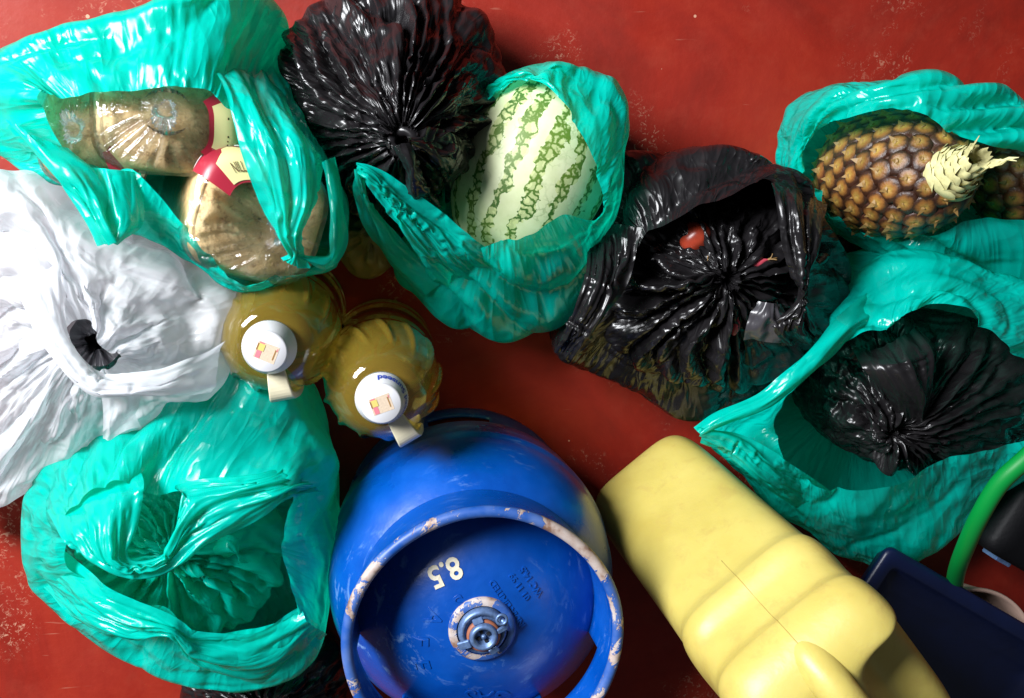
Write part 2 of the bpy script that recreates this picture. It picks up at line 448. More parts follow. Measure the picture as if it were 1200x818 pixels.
M_STEEL = plain('worn_steel', (0.12, 0.20, 0.38), 0.42, 0.45, vary=0.3, vscale=200)
M_BRASS = plain('rubber_brown', (0.30, 0.10, 0.05), 0.6)
M_DARK = plain('dark_hole', (0.006, 0.006, 0.008), 0.7)
M_CREAM = plain('cream_paint', (0.72, 0.66, 0.50), 0.5, vary=0.12, vscale=300)
cb = P(568, 752, 0.33); cb[2] = 0
VZ = 0.028
gas = thing('gas_cylinder', 'round blue steel gas cylinder with a chipped collar ring around its valve', 'gas cylinder', cb)
def prof_z(pr, r):
    a = np.array(pr); return float(np.interp(r, a[:, 0][::-1], a[:, 1][::-1]))
side = [(0.105, 0.030), (0.128, 0.040), (0.147, 0.062), (0.1565, 0.095), (0.1585, 0.130), (0.1585, 0.142), (0.1605, 0.146), (0.1605, 0.158), (0.1585, 0.162),
        (0.1580, 0.175), (0.155, 0.200), (0.147, 0.223), (0.138, 0.238)]
dome = [(0.138, 0.238), (0.128, 0.249), (0.112, 0.265), (0.09, 0.281), (0.065, 0.2935), (0.04, 0.3005), (0.02, 0.303), (0.0005, 0.3035)]
local_obj('body', *lathe(side[:-1]+dome, 128, True, True), M_CYL, gas)
def holed_ring(name, r0, r1, z0, z1, th, holes, mat, n=160, nz=10):
    """sheet metal ring with thickness and openings: holes = (a0,a1,z0,z1) in degrees / metres"""
    bm = bmesh.new(); vs = {}
    def v(i, k, side):
        key = (i % n, k, side)
        if key not in vs:
            a = 2*math.pi*(i % n)/n; t = k/nz; r = r0+(r1-r0)*t+(th/2 if side else -th/2)
            vs[key] = bm.verts.new((r*math.cos(a), r*math.sin(a), z0+(z1-z0)*t))
        return vs[key]
    def solid(i, k):
        if k < 0 or k >= nz: return False
        a = 360*((i % n)+0.5)/n; z = z0+(z1-z0)*(k+0.5)/nz
        return not any(h[0] < a < h[1] and h[2] < z < h[3] for h in holes)
    for i in range(n):
        for k in range(nz):
            if not solid(i, k): continue
            bm.faces.new((v(i, k, 1), v(i+1, k, 1), v(i+1, k+1, 1), v(i, k+1, 1)))
            bm.faces.new((v(i, k, 0), v(i, k+1, 0), v(i+1, k+1, 0), v(i+1, k, 0)))
            if not solid(i, k-1): bm.faces.new((v(i, k, 0), v(i+1, k, 0), v(i+1, k, 1), v(i, k, 1)))
            if not solid(i, k+1): bm.faces.new((v(i, k+1, 0), v(i, k+1, 1), v(i+1, k+1, 1), v(i+1, k+1, 0)))
            if not solid(i-1, k): bm.faces.new((v(i, k, 0), v(i, k, 1), v(i, k+1, 1), v(i, k+1, 0)))
            if not solid(i+1, k): bm.faces.new((v(i+1, k, 0), v(i+1, k+1, 0), v(i+1, k+1, 1), v(i+1, k, 1)))
    o = bm_obj(name, bm, mat, gas, True); bv = o.modifiers.new('edge', 'BEVEL'); bv.width = 0.0008; bv.segments = 1
    return o
holed_ring('foot_ring', 0.146, 0.132, 0.0, 0.062, 0.004, [(76, 108, 0.018, 0.038), (196, 228, 0.018, 0.038), (316, 348, 0.018, 0.038)], M_CYL)
holed_ring('collar', 0.124, 0.1305, 0.248, 0.326, 0.004, [(192, 232, 0.25, 0.290), (303, 345, 0.25, 0.290)], M_CYL, nz=12)
a = np.linspace(0, 2*math.pi, 160, endpoint=False); b_ = np.linspace(0, 2*math.pi, 14, endpoint=False)
V = np.array([[(0.131+0.0056*math.cos(t)+0.0006*math.sin(5*s))*math.cos(s), (0.131+0.0056*math.cos(t)+0.0006*math.sin(5*s))*math.sin(s), 0.329+0.0056*math.sin(t)] for s in a for t in b_])
fc = [(i*14+j, ((i+1) % 160)*14+j, ((i+1) % 160)*14+(j+1) % 14, i*14+(j+1) % 14) for i in range(160) for j in range(14)]
local_obj('collar_rim', V, fc, M_RIM, gas)
val = local_obj('valve', *lathe([(0.030, 0.270), (0.0305, 0.279), (0.028, 0.2835), (0.0235, 0.285), (0.0225, 0.281), (0.0175, 0.281), (0.0175, 0.293), (0.0155, 0.296), (0.0115, 0.296), (0.0105, 0.290), (0.0004, 0.2895)], 64), M_STEEL, gas)
local_obj('boss_ring', *lathe([(0.0325, 0.294), (0.0335, 0.305), (0.031, 0.3075), (0.0258, 0.307)], 64), M_RIM, gas)
local_obj('seal', *lathe([(0.0178, 0.286), (0.0205, 0.287), (0.0205, 0.291), (0.0178, 0.2915)], 48), M_BRASS, val)
bm = bmesh.new()
for k in range(4):
    c, s = math.cos(k*math.pi/2+0.5), math.sin(k*math.pi/2+0.5)
    bmesh.ops.create_cube(bm, size=1, matrix=Matrix.Translation((0.0066*c, 0.0066*s, 0.2905)) @ Matrix.Rotation(k*math.pi/2+0.5, 4, 'Z') @ Matrix.Diagonal((0.0042, 0.0038, 0.0024, 1)))
bm_obj('port', bm, M_DARK, val, False)
local_obj('pin', *lathe([(0.003, 0.288), (0.003, 0.2935), (0.0004, 0.294)], 20), M_STEEL, val)
for ang, wd, ln_, nm in ((205, 0.0105, 0.016, 'tab'), (-55, 0.012, 0.010, 'tab'), (110, 0.013, 0.007, 'tab'), (20, 0.006, 0.014, 'tab')):
    bm = bmesh.new(); r = math.radians(ang)
    bmesh.ops.create_cube(bm, size=1, matrix=Matrix.Rotation(r, 4, 'Z') @ Matrix.Translation((0.0175+ln_/2, 0, 0.2905)) @ Matrix.Rotation(0.25, 4, 'Y') @ Matrix.Diagonal((ln_, wd, 0.004, 1)))
    bmesh.ops.bevel(bm, geom=bm.edges[:], offset=0.0009, segments=1, affect='EDGES')
    bm_obj(nm, bm, M_STEEL, val, False)
tag_ = local_obj('ring_tag', *lathe([(0.0062, 0.293), (0.0078, 0.295), (0.0078, 0.297), (0.0045, 0.297), (0.0042, 0.295), (0.0062, 0.293)], 24), M_STEEL, val)
tag_.location = (0.021, 0.024, 0.0)
local_obj('clip', *tube([(0.021, 0.023, 0.293), (0.027, 0.016, 0.292), (0.031, 0.005, 0.286)], [0.0028, 0.0034, 0.0026], 8), M_STEEL, val)
val.scale = (0.80, 0.80, 1.0); val.location.z = VZ
on_dome = lambda p: (p[0], p[1], prof_z(dome, math.hypot(p[0], p[1]))+p[2])
def dome_xy(px, py, z=0.265):
    q = P(px, py, z)-cb; return q[0], q[1]
x, y = dome_xy(519, 657); text_mesh('painted_number', '8.5', 0.0285, M_CREAM, gas, (x, y, 0.0008), math.radians(206), 0.0003, on_dome, 0.0006)
for body, px, py, sz, ang in (('INDIA LIMITED', 590, 690, 0.0090, 124), ('01 11 99', 604, 672, 0.0090, 124), ('WC 14.5', 618, 668, 0.0095, 124),
                              ('GAS', 570, 806, 0.028, 172), ('S', 536, 688, 0.026, 215), ('A', 505, 706, 0.024, 250), ('F', 490, 735, 0.024, 270), ('E', 492, 765, 0.024, 285)):
    x, y = dome_xy(px, py); text_mesh('embossed_lettering', body, sz, M_CYL, gas, (x, y, 0.0), math.radians(ang), 0.0011, on_dome, 0.0002)

# ================================================================== oil bottles
def oil_mat():
    n = NT('oil'); n.n.remove(n.b); co = n.obj()
    t = n.new('ShaderNodeBsdfTransparent'); t.inputs['Color'].default_value = (1.0, 0.90, 0.50, 1)
    d = n.new('ShaderNodeBsdfTranslucent'); d.inputs['Color'].default_value = (1.0, 0.82, 0.14, 1)
    e = n.new('ShaderNodeBsdfDiffuse'); e.inputs['Color'].default_value = (1.0, 0.68, 0.09, 1)
    g = n.new('ShaderNodeBsdfGlossy'); g.inputs['Roughness'].default_value = 0.07
    nb = n.bump(n.noise(co, 40, 2, 0.5).outputs[0], 0.10, 0.004); n.l(nb, g.inputs['Normal'])
    fr = n.n.new('ShaderNodeFresnel'); fr.inputs['IOR'].default_value = 1.5
    rf = n.new('ShaderNodeBsdfRefraction'); rf.inputs['Color'].default_value = (1.0, 0.86, 0.40, 1); rf.inputs['IOR'].default_value = 1.33; rf.inputs['Roughness'].default_value = 0.02
    tt = n.mixsh(0.35, t.outputs[0], rf.outputs[0])
    s = n.mixsh(0.27, tt, n.mixsh(0.40, d.outputs[0], e.outputs[0]))
    n.l(n.mixsh(n.math('MULTIPLY', fr.outputs[0], 1.8), s, g.outputs[0]), n.out.inputs['Surface']); return n.m
M_OIL = oil_mat()
M_CAP = plain('white_cap', (0.66, 0.66, 0.69), 0.38)
M_IVORY = plain('ivory_plastic', (0.66, 0.60, 0.42), 0.4)
M_BLUEINK = plain('blue_ink', (0.02, 0.05, 0.38), 0.5)
M_PINKINK = plain('pink_ink', (0.62, 0.18, 0.22), 0.5); M_PAPER = plain('stamp_paper', (0.58, 0.46, 0.34), 0.6, vary=0.1, vscale=400)
M_BROWNINK = plain('brown_ink', (0.30, 0.16, 0.05), 0.5); M_YELLINK = plain('yellow_ink', (0.60, 0.50, 0.14), 0.5)
M_SILVER = plain('foil_ring', (0.7, 0.7, 0.74), 0.25, 0.9)
def bottle(label, px, py, handle_px, stamp_rot, lettering):
    base = P(px, py, 0.30); base[2] = 0
    t = thing('oil_bottle', label, 'bottle', base, 'cooking oil bottles')
    hp = P(*handle_px, 0.265)-base; ha = math.atan2(hp[1], hp[0])
    prof = [(0.0004, 0.006), (0.035, 0.004), (0.050, 0.0), (0.0575, 0.004), (0.0605, 0.014), (0.0605, 0.030), (0.0585, 0.036), (0.0585, 0.044), (0.0610, 0.050), (0.0610, 0.066), (0.0585, 0.072),
            (0.0585, 0.084), (0.0605, 0.090), (0.0608, 0.150), (0.0595, 0.158), (0.0595, 0.164), (0.0612, 0.170)]
    prof += [(0.0612-0.036*(1-math.cos(s*math.pi/2))**0.95, 0.172+0.096*math.sin(s*math.pi/2)**1.0) for s in np.linspace(0.04, 0.97, 30)]
    prof += [(0.0205, 0.2685), (0.0180, 0.272), (0.0180, 0.284), (0.0004, 0.285)]
    n = 168; V, f = lathe(prof, n); V = V.reshape(len(prof), n, 3)
    for i, (r, z) in enumerate(prof):
        if 0.172 < z < 0.262:
            t_ = (z-0.172)/0.09; env = math.sin(math.pi*min(1, max(0, t_*1.25)))**0.6 if t_ < 0.8 else 0
            for j in range(n):
                a_ = 2*math.pi*j/n; ph = (a_*13/(2*math.pi)+t_*0.9) % 1
                k = max(0, 1-abs(ph-0.5)/0.16); V[i, j, :2] *= 1+0.075*env*k*k*(3-2*k)
        elif z < 0.012 and r > 0.03:
            for j in range(n): V[i, j, :2] *= 1-0.05*max(0, math.cos(2*math.pi*j/n*10))
    local_obj('body', V.reshape(-1, 3), f, M_OIL, t)
    cap = local_obj('cap', *lathe([(0.0250, 0.2715), (0.0262, 0.273), (0.0262, 0.296), (0.0252, 0.2985), (0.0235, 0.2995), (0.0004, 0.2995)], 96), M_CAP, t)
    V, f = lathe([(0.0264, 0.2960), (0.0272, 0.2945), (0.0345, 0.2760), (0.0340, 0.2735), (0.0300, 0.2735)], 120); V = V.reshape(5, 120, 3); V[1:4, ::2, :2] *= 0.990
    local_obj('cap_grip', V.reshape(-1, 3), f, M_CAP, cap)
    local_obj('neck_ring', *lathe([(0.0190, 0.2665), (0.0250, 0.2675), (0.0250, 0.2705), (0.0190, 0.2710)], 72), M_SILVER, t)
    # handle: strap that leaves the neck and turns down
    pr = [(0.020, 0.267), (0.034, 0.270), (0.046, 0.269), (0.052, 0.263), (0.056, 0.244), (0.060, 0.220), (0.062, 0.190), (0.060, 0.170)]
    q = spline(np.array(pr), 26); w = np.interp(np.linspace(0, 1, 26), [0, 0.25, 0.45, 1], [0.008, 0.0105, 0.0125, 0.011]); V = []
    tg = np.gradient(q, axis=0); tg /= np.linalg.norm(tg, axis=1, keepdims=True)
    for i in range(26):
        nx, nz = -tg[i, 1], tg[i, 0]
        for sx, sn in ((-1, -1), (1, -1), (1, 1), (-1, 1)):
            r, z = q[i, 0]+sn*0.003*nx, q[i, 1]+sn*0.003*nz
            V.append((r*math.cos(ha)-sx*w[i]*math.sin(ha), r*math.sin(ha)+sx*w[i]*math.cos(ha), z))
    f = grid_faces(26, 4, True)+[(3, 2, 1, 0), (100, 101, 102, 103)]
    h = local_obj('handle', V, f, M_IVORY, t, False); bv = h.modifiers.new('edge', 'BEVEL'); bv.width = 0.0012; bv.segments = 2
    # paper stamp on the cap
    st = [('stamp', 0, 0, 0.027, 0.022, M_PAPER, 0.0001), ('stamp_print', -0.0085, 0.0, 0.006, 0.0205, M_PINKINK, 0.0003), ('stamp_print', -0.0075, 0.004, 0.0075, 0.009, M_YELLINK, 0.0005),
          ('stamp_print', 0.0100, 0.0, 0.0016, 0.0135, M_BROWNINK, 0.0003), ('stamp_print', -0.0125, 0.0035, 0.0014, 0.009, M_BROWNINK, 0.0006), ('stamp_print', 0.0116, 0.007, 0.0012, 0.004, M_PINKINK, 0.0003)]
    for nm, x, y, w_, h_, m, dz in st:
        c, s = math.cos(stamp_rot), math.sin(stamp_rot)
        q = [(x+sx*w_/2, y+sy*h_/2) for sx, sy in ((-1, -1), (1, -1), (1, 1), (-1, 1))]
        local_obj(nm, [(c*u-s*v, s*u+c*v, 0.2996+dz) for u, v in q], [(0, 1, 2, 3)], m, cap, False)
    cap.scale = (0.745, 0.745, 1.0)
    if lettering:
        for a0 in (lettering[1], lettering[1]-1.5):          # print round the skirt of the cap
            text_mesh('lettering', lettering[0], 0.0130, M_BLUEINK, cap, (0, 0, 0.0), 0.0, 0.0, lambda p: ((0.0312-0.38*p[1])*math.cos(a0+p[0]/0.0308), (0.0312-0.38*p[1])*math.sin(a0+p[0]/0.0308), 0.2862+0.93*p[1]), 0.0003)
    return t
bottle('plastic bottle of golden oil with a plain white cap, beside the bread bag', 312, 413, (330, 462), math.radians(-22), None)
bottle('plastic bottle of golden oil with blue lettering on its white cap, beside the gas cylinder', 447, 474, (478, 512), math.radians(20), ('Sunseed', math.radians(60)))

# ================================================================== jerrycan
def can_mat():
    n = NT('yellow_polythene'); co = n.obj(); b = n.b
    a = n.noise(co, 7, 4, 0.6)
    c = n.ramp(a.outputs[0], [(0.25, (0.46, 0.36, 0.08)), (0.5, (0.54, 0.44, 0.11)), (0.75, (0.60, 0.50, 0.14))]).outputs[0]
    d = n.ramp(n.noise(co, 38, 6, 0.7, 0.5).outputs[0], [(0.53, (0, 0, 0)), (0.72, (0.65,)*3)]); c = n.mix(d.outputs[0], c, (0.46, 0.33, 0.09))
    v = n.n.new('ShaderNodeTexVoronoi'); v.inputs['Scale'].default_value = 22; n.l(co, v.inputs['Vector'])
    sc = n.n.new('ShaderNodeSeparateColor'); n.l(v.outputs['Color'], sc.inputs[0])
    thr = n.math('MULTIPLY', n.math('POWER', sc.outputs[0], 4.0), 0.045)
    c = n.mix(n.math('MULTIPLY', n.math('LESS_THAN', v.outputs['Distance'], thr), 0.7), c, (0.10, 0.08, 0.03))
    n.l(c, b.inputs['Base Color']); n.l(n.ramp(n.noise(co, 14, 5, 0.6).outputs[0], [(0.3, (0.34,)*3), (0.7, (0.55,)*3)]).outputs[0], b.inputs['Roughness'])
    b.inputs['Subsurface Weight'].default_value = 0.12; b.inputs['Subsurface Radius'].default_value = (0.02, 0.014, 0.004); b.inputs['Subsurface Scale'].default_value = 0.3
    n.l(n.bump(n.math('ADD', n.noise(co, 45, 4, 0.6).outputs[0], n.math('MULTIPLY', n.noise(co, 9, 2, 0.5).outputs[0], 5.0)), 0.16, 0.004), b.inputs['Normal']); return n.m
M_CAN = can_mat()
bpx = np.array([0.289, -0.3555, 0.0])
tpx = P(917, 734, 0.385)
jerry = thing('jerrycan', 'yellow plastic jerrycan with two ridges below its moulded handle', 'jerrycan', (bpx[0], bpx[1], 0))
yaw = -2.4475
can_h = [  # height, half width, front offset, depth
    (0.000, 0.036, 0.040, 0.145), (0.003, 0.052, 0.024, 0.172), (0.012, 0.064, 0.011, 0.189), (0.030, 0.0715, 0.002, 0.199), (0.07, 0.074, -0.001, 0.201), (0.15, 0.0745, -0.001, 0.202),
    (0.23, 0.0755, -0.001, 0.203), (0.268, 0.0765, -0.001, 0.204), (0.282, 0.0785, -0.0045, 0.205), (0.291, 0.0795, -0.0080, 0.206), (0.303, 0.0795, -0.0070, 0.206), (0.318, 0.0785, 0.0005, 0.204), (0.342, 0.0785, 0.0015, 0.204),
    (0.354, 0.0795, -0.003, 0.205), (0.363, 0.0805, -0.0075, 0.206), (0.380, 0.0805, -0.0072, 0.206), (0.396, 0.079, 0.000, 0.204), (0.408, 0.075, 0.012, 0.197), (0.4150, 0.067, 0.026, 0.18), (0.4175, 0.050, 0.05, 0.15), (0.418, 0.020, 0.09, 0.11)]
can_h = spline(np.array(can_h), 90)
K = 96; V = []
for z, hw, fo, dp in can_h:
    cy, b_ = (fo+dp)/2, (dp-fo)/2
    for j in range(K):
        a_ = 2*math.pi*j/K; e = 2/5.2
        x = hw*math.copysign(abs(math.cos(a_))**e, math.cos(a_)); y = cy+b_*math.copysign(abs(math.sin(a_))**e, math.sin(a_))
        zz = z
        if z > 0.34:    # hollows either side of the handle
            u = min(1, max(0, (abs(x)-0.013)/0.03))*min(1, max(0, (y-0.026)/0.03)); k = min(1, (z-0.34)/0.075); zz = z-max(0.012, 0.052-0.22*max(0, y-0.06))*u*u*(3-2*u)*k*k*(3-2*k)
        V.append((x, y, zz))
tilt = Matrix.Rotation(yaw, 4, 'Z') @ Matrix.Rotation(-0.037, 4, 'Y') @ Matrix.Translation((0, 0.20, 0.002)) @ Matrix.Rotation(-0.18, 4, 'X') @ Matrix.Translation((0, -0.20, 0))
TM = np.array(tilt)
def tcan(V): V = np.asarray(V, float)*[1.10, 1.12, 1.087]; W = V @ TM[:3, :3].T+TM[:3, 3]; return W
n_ = len(can_h)
bod = local_obj('body', tcan(V), grid_faces(n_, K, True)+[tuple(reversed(range(K))), tuple((n_-1)*K+j for j in range(K))], M_CAN, jerry)
subsurf(bod)
hp = spline(np.array([(0, 0.016, 0.368), (0, 0.017, 0.397), (0, 0.040, 0.424), (0, 0.10, 0.434), (0, 0.15, 0.430), (0, 0.185, 0.412), (0, 0.195, 0.395)]), 40)
hr = np.interp(np.linspace(0, 1, 40), [0, 0.12, 0.3, 0.8, 1], [0.022, 0.0195, 0.016, 0.016, 0.020])
subsurf(local_obj('handle', tcan(tube(hp, hr, 16)[0]), tube(hp, hr, 16)[1], M_CAN, jerry))
sm = [(0, r[2]+0.0002, r[0]) for r in can_h if 0.25 < r[0] < 0.392]
sv, sf = tube(spline(np.array(sm), 90), 0.00045, 6); local_obj('mould_seam', tcan(sv), sf, plain('seam', (0.40, 0.30, 0.07), 0.5), jerry)
local_obj('cap', tcan(np.array(lathe([(0.024, 0.385), (0.026, 0.39), (0.026, 0.414), (0.022, 0.418), (0.0005, 0.418)], 48)[0])+[0.048, 0.165, 0.0]), lathe([(0.024, 0.385), (0.026, 0.39), (0.026, 0.414), (0.022, 0.418), (0.0005, 0.418)], 48)[1], M_CAN, jerry)

# ================================================================== watermelon
def melon_mat():
    n = NT('melon_rind'); co = n.obj(); b = n.b
    sx = n.n.new('ShaderNodeSeparateXYZ'); 
    wob = n.noise(co, 26, 4, 0.65); wv = n.n.new('ShaderNodeVectorMath'); wv.operation = 'MULTIPLY_ADD'
    n.l(wob.outputs['Color'], wv.inputs[0]); wv.inputs[1].default_value = (0.046, 0.046, 0.030); n.l(co, wv.inputs[2]); n.l(wv.outputs[0], sx.inputs[0])
    ang = n.math('ARCTAN2', n.math('SUBTRACT', sx.outputs[1], 0.023), n.math('SUBTRACT', sx.outputs[0], 0.023))
    fr = n.math('FRACT', n.math('ADD', n.math('MULTIPLY', ang, 17/(2*math.pi)), 20.3))
    dist = n.math('ABSOLUTE', n.math('SUBTRACT', fr, 0.5))                       # 0 in the middle of a stripe
    wid = n.ramp(n.noise(co, 20, 3, 0.6).outputs[0], [(0.3, (0.08,)*3), (0.7, (0.36,)*3)])
    band = n.math('LESS_THAN', dist, wid.outputs[0])
    vo = n.n.new('ShaderNodeTexVoronoi'); vo.feature = 'DISTANCE_TO_EDGE'; vo.inputs['Scale'].default_value = 105
    wv2 = n.n.new('ShaderNodeVectorMath'); wv2.operation = 'MULTIPLY_ADD'; n.l(n.noise(co, 120, 3, 0.6).outputs['Color'], wv2.inputs[0]); wv2.inputs[1].default_value = (0.010,)*3; n.l(co, wv2.inputs[2]); n.l(wv2.outputs[0], vo.inputs['Vector'])
    vein = n.ramp(vo.outputs['Distance'], [(0.07, (1, 1, 1)), (0.20, (0, 0, 0))])
    core = n.math('LESS_THAN', dist, n.math('MULTIPLY', wid.outputs[0], 0.42))
    dark = n.math('MULTIPLY', band, n.math('MAXIMUM', vein.outputs[0], n.math('MULTIPLY', core, 0.25)))
    pale = n.ramp(n.noise(co, 30, 4, 0.6).outputs[0], [(0.3, (0.50, 0.56, 0.30)), (0.65, (0.62, 0.66, 0.42))])
    mid = n.mix(n.math('MULTIPLY', band, 0.40), pale.outputs[0], (0.40, 0.48, 0.10))
    # thin stray veins off the stripes
    stray = n.math('MULTIPLY', n.ramp(vo.outputs['Distance'], [(0.03, (1, 1, 1)), (0.09, (0, 0, 0))]).outputs[0], n.ramp(n.noise(co, 45, 3).outputs[0], [(0.5, (0, 0, 0)), (0.68, (0.35,)*3)]).outputs[0])
    green = n.ramp(n.noise(co, 16, 2).outputs[0], [(0.35, (0.030, 0.10, 0.010)), (0.65, (0.10, 0.18, 0.016))])
    c = n.mix(n.math('MAXIMUM', dark, stray), mid, green.outputs[0])
    n.l(c, b.inputs['Base Color']); b.inputs['Roughness'].default_value = 0.55
    n.l(n.bump(n.noise(co, 60, 3).outputs[0], 0.06, 0.004), b.inputs['Normal']); return n.m
MEL_C = P(622, 203, 0.135); MEL_R = (0.083, 0.115)
mel_axis = Vector((0.36, 0.93, 0.10)).normalized()
bm = bmesh.new(); bmesh.ops.create_uvsphere(bm, u_segments=72, v_segments=48, radius=1)
for v in bm.verts:
    x, y, z = v.co; k = 1+0.05*z
    v.co = (x*MEL_R[0]*k, y*MEL_R[0]*k, z*MEL_R[1])
melon = bm_obj('watermelon', bm, melon_mat()); melon.location = tuple(MEL_C)
mq = mel_axis.to_track_quat('Z', 'Y'); melon.rotation_mode = 'QUATERNION'; melon.rotation_quaternion = mq
melon['label'] = 'pale green watermelon with broken dark green stripes, in an open green bag'; melon['category'] = 'watermelon'
A = np.array(mq.to_matrix()) @ np.diag([MEL_R[0]*1.06+0.003, MEL_R[0]*1.06+0.003, MEL_R[1]+0.003]); COL_MELON = (MEL_C, A, np.linalg.inv(A))

# ================================================================== pineapples
def eye_mat(name, mid, edge, rim):
    n = NT(name); co = n.obj(); b = n.b; s = n.n.new('ShaderNodeSeparateXYZ'); n.l(co, s.inputs[0])
    r = n.math('SQRT', n.math('ADD', n.math('POWER', s.outputs[0], 2.0), n.math('POWER', s.outputs[1], 2.0)))
    r = n.math('ADD', r, n.math('MULTIPLY', n.math('SUBTRACT', n.noise(co, 1.7, 4, 0.7).outputs[0], 0.5), 0.7))
    oi = n.n.new('ShaderNodeObjectInfo')
    c = n.ramp(r, [(0.05, mid), (0.50, edge), (0.80, rim)])
    hsv = n.n.new('ShaderNodeHueSaturation'); n.l(c.outputs[0], hsv.inputs['Color']); n.l(n.math('ADD', n.math('MULTIPLY', oi.outputs['Random'], 0.6), 0.7), hsv.inputs['Value'])
    n.l(hsv.outputs[0], b.inputs['Base Color']); b.inputs['Roughness'].default_value = 0.4
    n.l(n.bump(n.noise(co, 2.6, 5, 0.65).outputs[0], 0.5, 0.002), b.inputs['Normal']); return n.m
M_EYE = eye_mat('eye_green', (0.36, 0.23, 0.05), (0.24, 0.10, 0.022), (0.040, 0.014, 0.007))
M_EYE_O = eye_mat('eye_orange', (0.46, 0.22, 0.04), (0.38, 0.12, 0.03), (0.10, 0.025, 0.010))
M_CORE = plain('pineapple_core', (0.06, 0.025, 0.012), 0.6)
M_BRACT = plain('bract', (0.26, 0.15, 0.045), 0.55, vary=0.6, vscale=260)
M_LEAF = plain('pale_leaf', (0.62, 0.58, 0.28), 0.45, vary=0.25, vscale=120)
def eye_mesh(mat):
    rings = [(1.10, -0.30), (1.04, 0.00), (0.90, 0.14), (0.62, 0.20), (0.34, 0.30), (0.14, 0.24)]
    V = []; n = 10
    for r, z in rings:
        for j in range(n):
            a_ = 2*math.pi*j/n+0.3; e = 0.80+0.20*abs(math.cos(1.5*a_))+0.05*math.sin(7*a_); q = 0.8+0.35*math.sin(4*a_) if r < 0.5 else e*1.12
            V.append((r*q*math.cos(a_), r*q*math.sin(a_)*0.95, z+(0.10 if math.sin(a_) > 0.5 and 0.3 < r < 0.9 else 0)))
    f = grid_faces(len(rings), n, True)+[tuple((len(rings)-1)*n+j for j in range(n))]
    me = bpy.data.meshes.new('eye'); me.from_pydata(V, [], f); me.materials.append(mat); me.polygons.foreach_set('use_smooth', [True]*len(f)); return me
def bract_mesh():
    V = [(-0.62, 0.0, 0.16), (0.62, 0.0, 0.16), (0.30, -0.42, 0.36), (-0.30, -0.42, 0.36), (0.0, -1.05, 0.62), (0.0, -0.12, 0.40)]
    me = bpy.data.meshes.new('bract'); me.from_pydata(V, [], [(0, 5, 3), (0, 1, 5), (1, 2, 5), (3, 5, 2), (3, 2, 4)]); me.materials.append(M_BRACT); return me
EYE_G, EYE_O, BRACT = eye_mesh(M_EYE), eye_mesh(M_EYE_O), bract_mesh()
